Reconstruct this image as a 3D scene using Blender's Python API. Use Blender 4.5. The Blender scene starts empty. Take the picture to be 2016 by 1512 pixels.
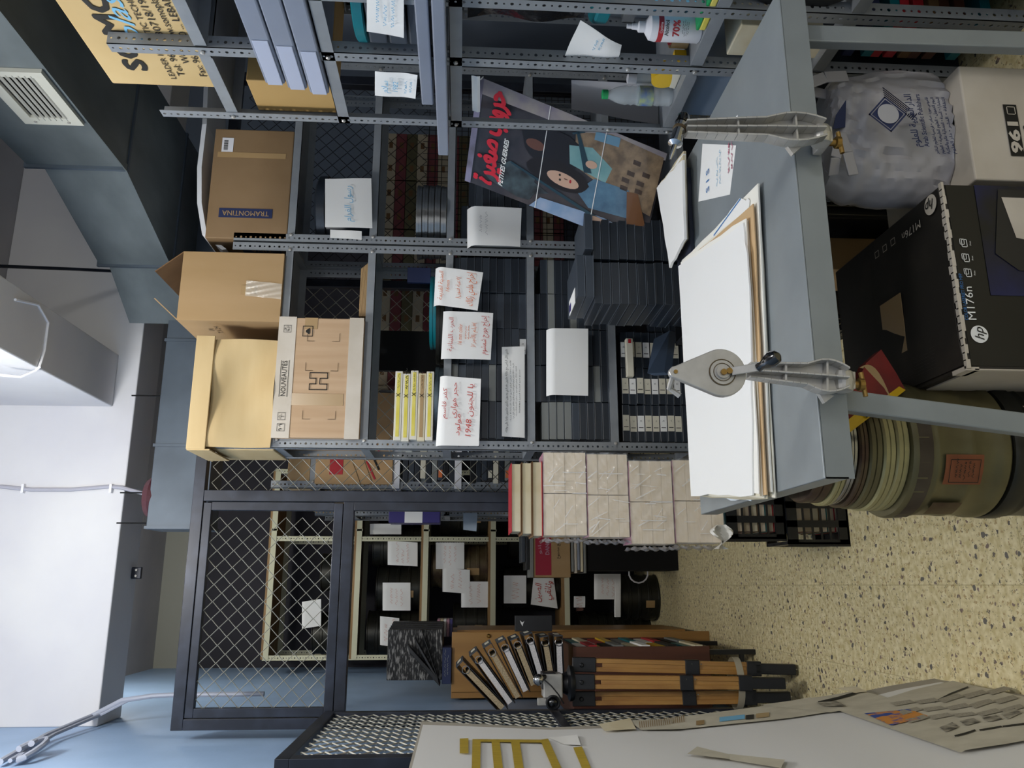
import bpy, math, random
from mathutils import Vector as Vec, Matrix, noise
random.seed(7)
C = bpy.context.scene.collection
PI = math.pi
# ---------------------------------------------------------------- camera
FPX = 1580.0; EYE = Vec((0, 0, 1.5))
YAW, PIT, ROL = math.radians(14.1), math.radians(3.57), math.radians(0.88)
_F = Vec((math.sin(YAW)*math.cos(PIT), math.cos(YAW)*math.cos(PIT), -math.sin(PIT)))
_R0 = Vec((math.cos(YAW), -math.sin(YAW), 0)); _U0 = _R0.cross(_F)
_R = _R0*math.cos(ROL) + _U0*math.sin(ROL); _U = _U0*math.cos(ROL) - _R0*math.sin(ROL)
cd = bpy.data.cameras.new('camera'); cam = bpy.data.objects.new('camera', cd); C.objects.link(cam)
# the phone was held on its side: picture up = world right, picture left = world up
m = Matrix.Identity(3); m.col[0] = -_U; m.col[1] = _R; m.col[2] = -_F
cam.matrix_world = Matrix.Translation(EYE) @ m.to_4x4()
cd.sensor_fit = 'HORIZONTAL'; cd.sensor_width = 36; cd.lens = FPX/2016*36; cd.clip_start = 0.02
bpy.context.scene.camera = cam
vs = bpy.context.scene.view_settings
vs.view_transform = 'Standard'; vs.look = 'None'; vs.exposure = 0.35; vs.gamma = 1; vs.use_curve_mapping = False
# ---------------------------------------------------------------- light
w = bpy.data.worlds.new('world'); bpy.context.scene.world = w; w.use_nodes = True
w.node_tree.nodes['Background'].inputs[0].default_value = (0.94, 0.96, 1.0, 1)
w.node_tree.nodes['Background'].inputs[1].default_value = 0.55  # ambient fill through the side left open behind the camera, added to lift shadows
def area(name, loc, rot, sx, sy, power, col):
    l = bpy.data.lights.new(name, 'AREA'); l.shape = 'RECTANGLE'; l.size = sx; l.size_y = sy; l.energy = power; l.color = col
    o = bpy.data.objects.new(name, l); C.objects.link(o); o.location = loc; o.rotation_euler = rot; return o
def bulb(name, loc, r, power, col):
    l = bpy.data.lights.new(name, 'POINT'); l.shadow_soft_size = r; l.energy = power; l.color = col
    o = bpy.data.objects.new(name, l); C.objects.link(o); o.location = loc; return o
bulb('ceiling_lamp_or_fill', (0.15, 2.3, 3.5), 0.16, 76, (1.0, 0.975, 0.93))
bulb('ceiling_lamp_or_fill', (1.42, -0.2, 3.15), 0.22, 60, (1.0, 0.98, 0.94))  # added fill light behind the camera, for the duct side and ceiling recess
bulb('cage_fill_light', (0.1, 5.3, 3.72), 0.12, 20, (1.0, 0.98, 0.90))  # fill light added to brighten the inside of the cage

def ray(x, y): return _F + _R*((756-y)/FPX) + _U*((1008-x)/FPX)
def at(x, y, X=None, Y=None, Z=None):
    d = ray(x, y)
    t = X/d.x if X is not None else Y/d.y if Y is not None else (Z-EYE.z)/d.z
    return EYE + d*t
def zat(x, Y, y=700): return at(x, y, Y=Y).z
def xat(y, Y, x=1000): return at(x, y, Y=Y).x
def rect(x0, x1, y0, y1, Y):       # picture box on a plane of constant Y -> (Xmin, Xmax, Zmin, Zmax)
    xm, ym = (x0+x1)/2, (y0+y1)/2
    return at(xm, y1, Y=Y).x, at(xm, y0, Y=Y).x, at(x1, ym, Y=Y).z, at(x0, ym, Y=Y).z
# ---------------------------------------------------------------- materials
MATS = {}
def lin(c):
    if isinstance(c, str):
        c = [int(c[i:i+2], 16)/255 for i in (0, 2, 4)]
        return tuple(((v/12.92) if v <= 0.04045 else ((v+0.055)/1.055)**2.4) for v in c)
    return c
def mat(name, col, rough=0.6, metal=0.0, col2=None, scale=8.0, stretch=(1, 1, 1), bump=0.0, kind='noise', alpha=1.0, trans=0.0, lo=0.35, hi=0.65, detail=5, spec=0.5, coat=0.0, bscale=None):
    if name in MATS: return MATS[name]
    m = bpy.data.materials.new(name); m.use_nodes = True; nt = m.node_tree; N = nt.nodes; L = nt.links
    b = N['Principled BSDF']; b.inputs['Roughness'].default_value = rough; b.inputs['Metallic'].default_value = metal
    b.inputs['Specular IOR Level'].default_value = spec; b.inputs['Coat Weight'].default_value = coat
    b.inputs['Transmission Weight'].default_value = trans; b.inputs['Alpha'].default_value = alpha
    c = lin(col); b.inputs['Base Color'].default_value = (*c, 1)
    if col2 is not None or bump:
        tc = N.new('ShaderNodeTexCoord'); mp = N.new('ShaderNodeMapping'); mp.inputs['Scale'].default_value = stretch
        L.new(tc.outputs['Object'], mp.inputs[0])
        if kind == 'wave':
            tx = N.new('ShaderNodeTexWave'); tx.inputs['Scale'].default_value = scale; tx.inputs['Distortion'].default_value = 5; tx.inputs['Detail'].default_value = 3
            tx.inputs['Detail Scale'].default_value = 1.2
        else:
            tx = N.new('ShaderNodeTexNoise'); tx.inputs['Scale'].default_value = scale; tx.inputs['Detail'].default_value = detail
        L.new(mp.outputs[0], tx.inputs['Vector'])
        if col2 is not None:
            r = N.new('ShaderNodeValToRGB'); r.color_ramp.elements[0].position = lo; r.color_ramp.elements[1].position = hi
            r.color_ramp.elements[0].color = (*c, 1); r.color_ramp.elements[1].color = (*lin(col2), 1)
            L.new(tx.outputs['Fac'], r.inputs[0]); L.new(r.outputs[0], b.inputs['Base Color'])
        if bump:
            t2 = tx
            if bscale:
                t2 = N.new('ShaderNodeTexNoise'); t2.inputs['Scale'].default_value = bscale; t2.inputs['Detail'].default_value = 3; L.new(mp.outputs[0], t2.inputs['Vector'])
            bp = N.new('ShaderNodeBump'); bp.inputs['Strength'].default_value = bump; bp.inputs['Distance'].default_value = 0.01
            L.new(t2.outputs['Fac'], bp.inputs['Height']); L.new(bp.outputs[0], b.inputs['Normal'])
    MATS[name] = m; return m
def terrazzo():
    m = bpy.data.materials.new('terrazzo'); m.use_nodes = True; nt = m.node_tree; N = nt.nodes; L = nt.links
    b = N['Principled BSDF']; b.inputs['Roughness'].default_value = 0.42
    tc = N.new('ShaderNodeTexCoord')
    def ramp(src, a, ca, z, cz, const=False):
        r = N.new('ShaderNodeValToRGB'); r.color_ramp.elements[0].position = a; r.color_ramp.elements[1].position = z
        if const: r.color_ramp.interpolation = 'CONSTANT'
        r.color_ramp.elements[0].color = (*lin(ca), 1); r.color_ramp.elements[1].color = (*lin(cz), 1); L.new(src, r.inputs[0]); return r.outputs[0]
    def mix(f, a, bb):
        x = N.new('ShaderNodeMix'); x.data_type = 'RGBA'; L.new(f, x.inputs[0]); L.new(a, x.inputs[6])
        if isinstance(bb, str): x.inputs[7].default_value = (*lin(bb), 1)
        else: L.new(bb, x.inputs[7])
        return x.outputs[2]
    n = N.new('ShaderNodeTexNoise'); n.inputs['Scale'].default_value = 45; n.inputs['Detail'].default_value = 6; L.new(tc.outputs['Object'], n.inputs['Vector'])
    base = ramp(n.outputs['Fac'], 0.35, 'CDBD88', 0.65, 'EADEB4')
    def chips(scale, thr, thr2, seed):
        mp = N.new('ShaderNodeMapping'); mp.inputs['Location'].default_value = (seed, seed*2, 0); L.new(tc.outputs['Object'], mp.inputs[0])
        ns = N.new('ShaderNodeTexNoise'); ns.inputs['Scale'].default_value = scale*1.5; L.new(mp.outputs[0], ns.inputs['Vector'])
        ad = N.new('ShaderNodeMix'); ad.data_type = 'VECTOR'; ad.inputs[0].default_value = 0.02; L.new(mp.outputs[0], ad.inputs[4]); L.new(ns.outputs['Color'], ad.inputs[5])
        v = N.new('ShaderNodeTexVoronoi'); v.inputs['Scale'].default_value = scale; L.new(ad.outputs[1], v.inputs['Vector'])
        sp = N.new('ShaderNodeSeparateColor'); L.new(v.outputs['Color'], sp.inputs[0])
        a = N.new('ShaderNodeMath'); a.operation = 'LESS_THAN'; L.new(v.outputs['Distance'], a.inputs[0]); a.inputs[1].default_value = thr
        g = N.new('ShaderNodeMath'); g.operation = 'GREATER_THAN'; L.new(sp.outputs[0], g.inputs[0]); g.inputs[1].default_value = thr2
        q = N.new('ShaderNodeMath'); q.operation = 'MULTIPLY'; L.new(a.outputs[0], q.inputs[0]); L.new(g.outputs[0], q.inputs[1])
        return q.outputs[0], sp.outputs[1]
    f0, s0 = chips(70, 0.34, 0.72, 9.0); col = mix(f0, base, 'B8A070')
    f3, s3 = chips(120, 0.35, 0.78, 4.0); col = mix(f3, col, '8A8060')
    f1, s1 = chips(52, 0.33, 0.80, 0.0); c1 = ramp(s1, 0.0, '56524E', 0.8, '8F7A6C'); col = mix(f1, col, c1)
    f2, s2 = chips(34, 0.30, 0.90, 3.0); col = mix(f2, col, '6A665F')
    br = N.new('ShaderNodeTexBrick'); br.offset = 0; br.inputs['Scale'].default_value = 1; br.inputs['Brick Width'].default_value = 0.3; br.inputs['Row Height'].default_value = 0.3
    br.inputs['Mortar Size'].default_value = 0.0016; br.inputs['Color1'].default_value = (1, 1, 1, 1); br.inputs['Color2'].default_value = (0.93, 0.93, 0.93, 1); br.inputs['Mortar'].default_value = (0.72, 0.70, 0.64, 1)
    L.new(tc.outputs['Object'], br.inputs['Vector'])
    x = N.new('ShaderNodeMix'); x.data_type = 'RGBA'; x.blend_type = 'MULTIPLY'; x.inputs[0].default_value = 1; L.new(col, x.inputs[6]); L.new(br.outputs['Color'], x.inputs[7])
    L.new(x.outputs[2], b.inputs['Base Color']); return m
M_wall_blue = mat('blue wall paint', '93AFD0', 0.5, col2='9CB8DA', scale=3, bump=0.05, bscale=60)
M_ceil = mat('grey plaster', 'B2B1B4', 0.8, col2='A4A4AA', scale=2)
M_beam = mat('white plaster beam', 'D8D8D8', 0.75, col2='CBCBD0', scale=1.5, bump=0.03, bscale=30)
M_back = mat('dark far wall', '2B2B33', 0.8, col2='34323A', scale=2)
M_galv = mat('galvanised sheet', '565E60', 0.5, 0.25, col2='6A7274', scale=5, stretch=(1, 0.5, 1))
M_galvd = mat('galvanised dark', '424C56', 0.5, 0.25, col2='505B66', scale=4)
M_rack = mat('grey rack paint', '8D9296', 0.42, 0.1, col2='83888D', scale=14)
M_rackw = mat('cream rack paint', 'CFCDAF', 0.45)
M_hole = mat('black recess', '0A0B0D', 0.9)
M_black = mat('black plastic', '15171B', 0.38)
M_navy = mat('dark case plastic', '252B33', 0.34, col2='2B323B', scale=5)
M_navy2 = mat('slate case plastic', '38404A', 0.4)
M_grey = mat('grey case plastic', '7F827F', 0.45)
M_frame = mat('blue black steel paint', '20242E', 0.38, 0.3, col2='343A48', scale=9, lo=0.45, hi=0.8)
M_wire = mat('galvanised wire', 'B9B6A8', 0.4, 0.6)
M_wired = mat('dark wire', '1A1512', 0.6)
M_card = mat('brown cardboard', 'AE9068', 0.8, col2='A4865C', scale=6, stretch=(1, 1, 0.2), bump=0.04)
M_cardl = mat('pale cardboard', 'C9B183', 0.8, col2='BDA374', scale=4, stretch=(0.5, 1, 2), bump=0.06)
M_cardd = mat('dark cardboard', '7C5C3A', 0.85, col2='6A4C2E', scale=6)
M_cardw = mat('white carton', 'CFC6B8', 0.75, col2='C2B8A8', scale=6, bump=0.04)
M_tapec = mat('brown tape', 'A98C62', 0.25)
M_clear = mat('clear tape', 'F0EDE0', 0.12, alpha=0.35)
M_paper = mat('white paper', 'EFEFEC', 0.7)
M_paper2 = mat('aged paper', 'DCD3B8', 0.75, col2='CDBF9B', scale=9)
M_pages = mat('book pages', 'E4D5BC', 0.8, col2='EADCC4', scale=14, stretch=(0.4, 1, 9))
M_ink = mat('black ink', '14130F', 0.7)
M_red = mat('red ink', 'C0392F', 0.7)
M_orange = mat('orange ink', 'D9723C', 0.7)
M_blue = mat('pale blue ink', '74B3D6', 0.7)
M_bluep = mat('blue pen', '3A78B8', 0.7)
M_white = mat('white plastic', 'E8E8EC', 0.35)
M_steel = mat('grey table paint', '8F9699', 0.4, 0.2, col2='888F92', scale=8)
M_alu = mat('cast aluminium', 'B2B0AB', 0.36, 0.55, col2='C0BEB9', scale=30)
M_brass = mat('brass', '9A7C46', 0.4, 0.9)
M_wood = mat('varnished wood', 'A87E44', 0.45, col2='946A36', scale=3, stretch=(6, 6, 0.5), lo=0.3, hi=0.8)
M_woodt = mat('tripod wood', 'B28646', 0.35, col2='8C6030', scale=4, stretch=(9, 9, 0.6), lo=0.3, hi=0.8)
M_woodd = mat('dark brown wood', '4A2A1E', 0.5, col2='5B3526', scale=4, stretch=(5, 5, 0.5))
M_ply = mat('plywood', '8A6A42', 0.6, col2='A07E50', scale=5, stretch=(1, 5, 1))
M_teal = mat('teal plastic', '0D6E78', 0.35)
M_can = mat('dark film can', '282926', 0.4, 0.5, col2='3A382E', scale=8, lo=0.4, hi=0.8)
M_canr = mat('rusty can', '4A382C', 0.5, 0.5, col2='6E6246', scale=9)
M_cano = mat('olive can', '6C6646', 0.45, 0.35, col2='5A5338', scale=6, bump=0.03)
M_canc = mat('cream can', 'A69F72', 0.4, 0.3, col2='958C60', scale=9)
M_silver = mat('silver can', '9A9A98', 0.25, 0.95)
M_chrome = mat('chrome', 'C8C8C8', 0.12, 1.0)
M_bag = mat('grey plastic bag', 'A6A4A8', 0.28, col2='A8A6AA', scale=5, bump=0.7, bscale=9)
M_navyink = mat('navy print', '1B2850', 0.6)
M_maroon = mat('maroon box', '6E2E33', 0.6, col2='7C3A3C', scale=9)
M_creamb = mat('cream box', 'B6A88E', 0.6)
M_yel = mat('yellow label', 'D8C94A', 0.6, col2='E2D670', scale=12)
M_yeltape = mat('yellow tape', 'C9AE3C', 0.3, col2='B59A30', scale=20, stretch=(1, 6, 1), bump=0.1)
M_board = mat('white panel', 'E4E4E2', 0.5)
M_boardg = mat('grey board', 'AFA99C', 0.7, col2='A39D90', scale=5)
M_news = mat('newsprint', 'B9B3A0', 0.8, col2='C8C2AF', scale=14)
M_hp = mat('black carton print', '07080A', 0.4)
M_hpd = mat('worn black carton', '221F1B', 0.6, col2='3A342C', scale=7, lo=0.5, hi=0.8, bump=0.03)
M_glint = mat('film highlight', 'FFFFFF', 0.15, alpha=0.42)  # translucent white that paints highlights on the wrapping film
M_rim = mat('case rim plastic', '5A626B', 0.3)
M_film = mat('wrapping film', 'FFFFFF', 0.06, alpha=0.14, bump=1.0, bscale=10, stretch=(1, 1, 0.5))
M_pet = mat('clear bottle', 'DDE6EA', 0.05, alpha=0.35)
M_green = mat('green cap', '1F9A58', 0.4)
M_marble = mat('marbled paper', '0C0C0E', 0.5, col2='9C9A96', scale=22, stretch=(1, 1, 4), lo=0.5, hi=0.64)
M_yellow = mat('yellow plastic', 'E0B72A', 0.35)
M_redp = mat('red plastic', 'B32832', 0.4)
M_pink = mat('pink print', 'C79AA8', 0.5, col2='A9788C', scale=20)
M_purple = mat('violet print', '342C72', 0.4)
M_foam = mat('white foam', 'D9DCE0', 0.8)
M_label = mat('cream label', 'D8D3C0', 0.6)
# ---------------------------------------------------------------- mesh builder
ORG = {}
def W(o): return ORG.get(o.name, Vec((0, 0, 0))) if o else Vec((0, 0, 0))
class MB:
    def __init__(s): s.v = []; s.f = []
    def raw(s, v, f):
        n = len(s.v); s.v += [Vec(p) for p in v]; s.f += [tuple(i+n for i in q) for q in f]; return s
    def box(s, x0, x1, y0, y1, z0, z1):
        return s.raw([(x, y, z) for z in (z0, z1) for y in (y0, y1) for x in (x0, x1)], [(0, 2, 3, 1), (4, 5, 7, 6), (0, 1, 5, 4), (2, 6, 7, 3), (0, 4, 6, 2), (1, 3, 7, 5)])
    def ob(s, o, a, b, c):          # box from a corner and three edge vectors
        o, a, b, c = map(Vec, (o, a, b, c))
        if a.cross(b).dot(c) < 0: a, b = b, a
        P = [o+a*i+b*j+c*k for k in (0, 1) for j in (0, 1) for i in (0, 1)]
        return s.raw(P, [(0, 2, 3, 1), (4, 5, 7, 6), (0, 1, 5, 4), (2, 6, 7, 3), (0, 4, 6, 2), (1, 3, 7, 5)])
    def prism(s, pts, d):           # polygon pts swept by vector d
        d = Vec(d); n = len(pts); a = [Vec(p) for p in pts]
        return s.raw(a + [p+d for p in a], [tuple(range(n))[::-1], tuple(range(n, 2*n))] + [(i, (i+1) % n, n+(i+1) % n, n+i) for i in range(n)])
    def beam(s, p, q, w, h, up=(0, 0, 1)):
        p, q = Vec(p), Vec(q); d = (q-p).normalized(); u = Vec(up); r = d.cross(u)
        if r.length < 1e-4: r = d.cross(Vec((1, 0, 0)))
        r.normalize(); u = r.cross(d)
        return s.ob(p-r*w/2-u*h/2, r*w, u*h, q-p)
    def tube(s, pts, r, n=6, cap=True):
        pts = [Vec(p) for p in pts]; rs = r if isinstance(r, (list, tuple)) else [r]*len(pts); vv = []; ff = []; pu = None
        for i, p in enumerate(pts):
            d = (pts[min(i+1, len(pts)-1)] - pts[max(i-1, 0)]).normalized()
            if pu is None:
                pu = d.cross(Vec((0, 0, 1)))
                if pu.length < 1e-3: pu = d.cross(Vec((1, 0, 0)))
            pu = (pu - d*pu.dot(d)).normalized(); q = d.cross(pu)
            vv += [p + (pu*math.cos(2*PI*k/n) + q*math.sin(2*PI*k/n))*rs[i] for k in range(n)]
        for i in range(len(pts)-1):
            ff += [(i*n+k, i*n+(k+1) % n, (i+1)*n+(k+1) % n, (i+1)*n+k) for k in range(n)]
        if cap: ff += [tuple(range(n))[::-1], tuple((len(pts)-1)*n+k for k in range(n))]
        return s.raw(vv, ff)
    def lathe(s, c, prof, n=32, ax=(0, 0, 1), ph=0):     # prof = [(r, h)...] along ax
        c = Vec(c); ax = Vec(ax).normalized(); a = ax.orthogonal().normalized(); b = ax.cross(a); vv = []; ff = []
        for r, h in prof: vv += [c+ax*h+(a*math.cos(2*PI*k/n+ph)+b*math.sin(2*PI*k/n+ph))*r for k in range(n)]
        for i in range(len(prof)-1): ff += [(i*n+k, i*n+(k+1) % n, (i+1)*n+(k+1) % n, (i+1)*n+k) for k in range(n)]
        ff += [tuple(range(n))[::-1], tuple((len(prof)-1)*n+k for k in range(n))]
        return s.raw(vv, ff)
    def grid(s, fn, nu, nv, th=0.0):   # surface fn(u,v) with optional thickness along its normal
        P = [[Vec(fn(i/nu, j/nv)) for j in range(nv+1)] for i in range(nu+1)]
        v = [p for r in P for p in r]; f = [(i*(nv+1)+j, (i+1)*(nv+1)+j, (i+1)*(nv+1)+j+1, i*(nv+1)+j+1) for i in range(nu) for j in range(nv)]
        if th:
            nn = (P[nu][0]-P[0][0]).cross(P[0][nv]-P[0][0]).normalized()*(-th); n = len(v); v += [p+nn for p in v]
            f += [tuple(i+n for i in q[::-1]) for q in f]
            ed = [i*(nv+1) for i in range(nu+1)] + [nu*(nv+1)+j for j in range(1, nv+1)] + [i*(nv+1)+nv for i in range(nu-1, -1, -1)] + [j for j in range(nv-1, 0, -1)]
            f += [(ed[k], ed[k]+n, ed[(k+1) % len(ed)]+n, ed[(k+1) % len(ed)]) for k in range(len(ed))]
        return s.raw(v, f)
    def build(s, name, m, parent=None, bev=0.0, smooth=False, kind=None, label=None):
        o0 = W(parent); me = bpy.data.meshes.new(name); me.from_pydata([tuple(p-o0) for p in s.v], [], s.f); me.update()
        me.materials.append(m); o = bpy.data.objects.new(name, me); C.objects.link(o)
        if parent: o.parent = parent; ORG[o.name] = o0.copy()
        if smooth:
            for p in me.polygons: p.use_smooth = True
            try: me.set_sharp_from_angle(angle=math.radians(38))
            except Exception: pass
        if bev:
            b = o.modifiers.new('bevel', 'BEVEL'); b.width = bev; b.segments = 2; b.limit_method = 'ANGLE'
        if kind: o['kind'] = kind
        if label: o['label'] = label
        return o
def tag(o, label, cat, group=None, kind=None):
    o['label'] = label; o['category'] = cat
    if group: o['group'] = group
    if kind: o['kind'] = kind
    return o
def thing(name, label, cat, loc=(0, 0, 0), group=None):
    o = bpy.data.objects.new(name, None); C.objects.link(o); o.location = loc; ORG[o.name] = Vec(loc)
    o.empty_display_size = 0.05
    return tag(o, label, cat, group)
def struct(name, mb, m, **k): return mb.build(name, m, kind='structure', **k)
# ---- Arabic joining forms (the font has them; the letters are laid out right to left by hand)
DU = {'ب': 0xFE8F, 'ت': 0xFE95, 'ث': 0xFE99, 'ج': 0xFE9D, 'ح': 0xFEA1, 'خ': 0xFEA5, 'س': 0xFEB1, 'ش': 0xFEB5, 'ص': 0xFEB9, 'ض': 0xFEBD, 'ط': 0xFEC1, 'ظ': 0xFEC5, 'ع': 0xFEC9,
      'غ': 0xFECD, 'ف': 0xFED1, 'ق': 0xFED5, 'ك': 0xFED9, 'ل': 0xFEDD, 'م': 0xFEE1, 'ن': 0xFEE5, 'ه': 0xFEE9, 'ي': 0xFEF1, 'ئ': 0xFE89}
RI = {'ا': 0xFE8D, 'أ': 0xFE83, 'إ': 0xFE87, 'د': 0xFEA9, 'ذ': 0xFEAB, 'ر': 0xFEAD, 'ز': 0xFEAF, 'و': 0xFEED, 'ة': 0xFE93, 'ى': 0xFEEF}
def ar(s):
    lines = []
    for ln in s.split('\n'):
        out = []; n = len(ln); i = 0; prev = False; latin = ''
        while i < n:
            c = ln[i]
            if c in DU or c in RI or c == 'ء':
                if c == 'ل' and i+1 < n and ln[i+1] == 'ا': out.append(chr(0xFEFC if prev else 0xFEFB)); prev = False; i += 2; continue
                if c == 'ء': out.append(c); prev = False
                elif c in RI: out.append(chr(RI[c] + (1 if prev else 0))); prev = False
                else:
                    nx = i+1 < n and (ln[i+1] in DU or ln[i+1] in RI)
                    out.append(chr(DU[c] + (3 if prev and nx else 1 if prev else 2 if nx else 0))); prev = nx
                i += 1
            else:
                j = i
                while j < n and (ln[j].isascii() and ln[j] not in ' '): j += 1
                if j == i: j = i+1
                out.append(ln[i:j]); prev = False; i = j
        lines.append(''.join(out[::-1]))
    return '\n'.join(lines)
TXT = {}
def text(body, o, R, U, h, m, parent, name='lettering', align='CENTER', width=None, bold=0.0, shear=0.0, space=1.0, fb=0.0):
    key = (body, align, bold, shear, space)
    if key not in TXT:
        cu = bpy.data.curves.new('txt', 'FONT'); cu.body = body; cu.align_x = align; cu.align_y = 'CENTER'; cu.resolution_u = 2; cu.offset = bold; cu.shear = shear; cu.space_line = space
        to = bpy.data.objects.new('txt', cu); C.objects.link(to)
        me = bpy.data.meshes.new_from_object(to.evaluated_get(bpy.context.evaluated_depsgraph_get()))
        TXT[key] = ([v.co.copy() for v in me.vertices], [tuple(p.vertices) for p in me.polygons]); bpy.data.objects.remove(to); bpy.data.meshes.remove(me)
    vv, ff = TXT[key]
    if not vv: return None
    R, U = Vec(R).normalized(), Vec(U).normalized(); nrm = R.cross(U); sc = h/0.72; sx = sc
    if width:
        xs = [v.x for v in vv]; sx = width/max(1e-6, max(xs)-min(xs))
    b = MB()
    for q_, (dx, dy) in enumerate([(0, 0)] + ([(fb, 0), (-fb, 0), (0, fb), (0, -fb), (fb*.7, fb*.7), (-fb*.7, fb*.7), (fb*.7, -fb*.7), (-fb*.7, -fb*.7)] if fb else [])):
        b.raw([Vec(o)+R*(v.x*sx+dx)+U*(v.y*sc+dy)+nrm*(0.0012+q_*0.00004) for v in vv], ff)
    return b.build(name, m, parent)
def poly(o, R, U, pts, m, parent, name='print', off=0.001):
    R, U = Vec(R).normalized(), Vec(U).normalized(); nrm = R.cross(U)
    return MB().raw([Vec(o)+R*a+U*b+nrm*off for a, b in pts], [tuple(range(len(pts)))]).build(name, m, parent)
def scrib(o, R, U, w_, h_, rows, m, parent, seed=0, th=0.0016, name='writing'):
    rnd = random.Random(seed); R, U = Vec(R).normalized(), Vec(U).normalized(); n = R.cross(U); b = MB()
    for r in range(rows):
        yy = (0.5-(r+0.5)/rows)*h_; x = -w_/2*rnd.uniform(0.6, 1); end = w_/2*rnd.uniform(0.6, 1); amp = h_/rows*0.28
        while x < end:
            L_ = rnd.uniform(0.12, 0.3)*w_; k = 7; pts = []
            f = rnd.uniform(1.5, 3.5); p0 = rnd.uniform(0, 6)
            for i in range(k+1): pts.append((x+L_*i/k, yy+amp*math.sin(p0+f*i/k*4)*rnd.uniform(0.5, 1)))
            for (a, c), (d, e) in zip(pts, pts[1:]):
                p = Vec((a, c, 0)); q = Vec((d, e, 0)); t = (q-p).normalized(); s_ = Vec((-t.y, t.x, 0))*th/2
                b.raw([Vec(o)+R*z.x+U*z.y+n*0.0012 for z in (p-s_, q-s_, q+s_, p+s_)], [(0, 1, 2, 3)])
            x += L_*1.25
    return b.build(name, m, parent)
RX, UZ = Vec((1, 0, 0)), Vec((0, 0, 1))
# ---- structure
struct('floor', MB().box(-0.75, 3.2, -1.6, 7.1, -0.05, 0), terrazzo())
struct('ceiling', MB().box(-0.75, 3.2, -1.6, 7.1, 3.95, 4.0), M_ceil)
struct('wall_left', MB().box(-0.75, -0.65, -1.6, 7.1, 0, 3.95), M_wall_blue)
struct('wall_back', MB().box(-0.65, 3.1, 7.0, 7.1, 0, 3.66), M_back)
struct('wall_back_upper', MB().box(-0.65, 3.1, 7.0, 7.1, 3.66, 3.95), mat('olive plaster', '9A9A90', 0.8))
struct('wall_right', MB().box(3.1, 3.2, -1.6, 7.1, 0, 3.95), mat('grey wall', '5A6472', 0.8))
struct('beam_cross', MB().box(-0.65, 3.1, 4.2, 4.48, 3.2, 3.95), M_beam, bev=0.006)
struct('beam_long', MB().box(0.9, 1.18, -1.5, 4.2, 3.31, 3.95), M_beam, bev=0.006)
struct('ceiling_joint_strip', MB().box(1.18, 3.1, 3.3, 3.34, 3.86, 3.95), M_ceil)
# ---------------------------------------------------------------- slotted racks
ORD = ['bottom', 'second', 'third', 'fourth', 'fifth', 'sixth', 'seventh', 'eighth', 'ninth', 'tenth', 'eleventh', 'twelfth', 'thirteenth', 'fourteenth']
PT = 0.0207
def flange(b, o, d, z0, z1, fw=0.038, th=0.002, pt=PT, inward=None):
    o = Vec(o); d = Vec(d); t = Vec(inward)*th if inward is not None else Vec((0, 0, 0)); n = int((z1-z0)/pt)
    ex = (z1-z0)/n; V_ = []; Fq = []
    outer = [(0, 0), (0.5, 0), (1, 0), (1, 0.5), (1, 1), (0.5, 1), (0, 1), (0, 0.5)]
    for i in range(n):
        c = 0.5; r = 0.0052 if i % 2 == 0 else 0.0034; ry = 0.0052 if i % 2 == 0 else 0.0034
        base = len(V_)
        for s_ in (0, 1):
            for (u, v) in outer: V_.append(o + d*(u*fw) + UZ*(z0-o.z+(i+v)*ex) + t*s_)
            for (u, v) in outer:
                a = math.atan2(v-0.5, u-0.5); V_.append(o + d*(c*fw+math.cos(a)*r) + UZ*(z0-o.z+(i+0.5)*ex+math.sin(a)*ry) + t*s_)
        for k in range(8):
            k2 = (k+1) % 8
            Fq += [(base+k, base+k2, base+8+k2, base+8+k), (base+16+k2, base+16+k, base+24+k, base+24+k2), (base+8+k, base+8+k2, base+24+k2, base+24+k)]
            if 2 <= k <= 3 or k >= 6: Fq.append((base+k, base+16+k, base+16+k2, base+k2))
    b.raw(V_, Fq)
def post(parent, x, y, z0, z1, sx, sy, m=None, small=False):   # L-shaped upright, corner at (x, y), flanges towards sx along X and sy along Y
    b = MB(); fw = 0.026 if small else 0.038
    flange(b, (x, y, z0), (sx, 0, 0), z0, z1, fw=fw, inward=(0, sy, 0)); flange(b, (x, y, z0), (0, sy, 0), z0, z1, fw=fw, inward=(sx, 0, 0))
    return b.build('slotted_upright', m or M_rack, parent)
def shelf(parent, x0, x1, y0, y1, z, m=None, h=0.035, mt=None):  # pressed steel tray: sheet and turned-down lip
    b = MB(); b.box(x0, x1, y0, y1, z-0.003, z)
    for (a, c, d, e) in ((x0, x1, y0, y0+0.003), (x0, x1, y1-0.003, y1), (x0, x0+0.003, y0, y1), (x1-0.003, x1, y0, y1)): b.box(a, c, d, e, z-h, z-0.003)
    b.box(x0, x1, y0, y0+0.012, z-h, z-h+0.003)
    s = b.build('shelf_tray', m or M_rack, parent)
    for xx in (x0+0.03, x1-0.03): MB().lathe((xx, y0-0.003, z-h/2), [(0.0075, 0), (0.0075, -0.005), (0.004, -0.007)], n=6, ax=(0, 1, 0)).build('bolt', M_alu, s)
    return s
YF, YB = 3.30, 3.60
SH = [2.272, 1.917, 1.578, 1.222, 0.868, 0.52, 0.16]          # shelf heights of the rack facing the camera
XD, XC = 0.545, 1.448
def rack(name, label, x0, x1, y0, y1, z1, levels, m=None, mid=(), small=False, back=0.0):
    t = thing(name, label, 'shelving rack', (x0, y0, 0), 'slotted steel racks')
    for x, sx in ((x0, 1), (x1, -1)):
        post(t, x, y0, 0, z1, sx, 1, m, small); post(t, x, y1, 0, z1-back, sx, -1, m, small)
    for z in levels: shelf(t, x0+0.003, x1-0.003, y0+0.003, y1-0.003, z, m)
    return t
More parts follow.
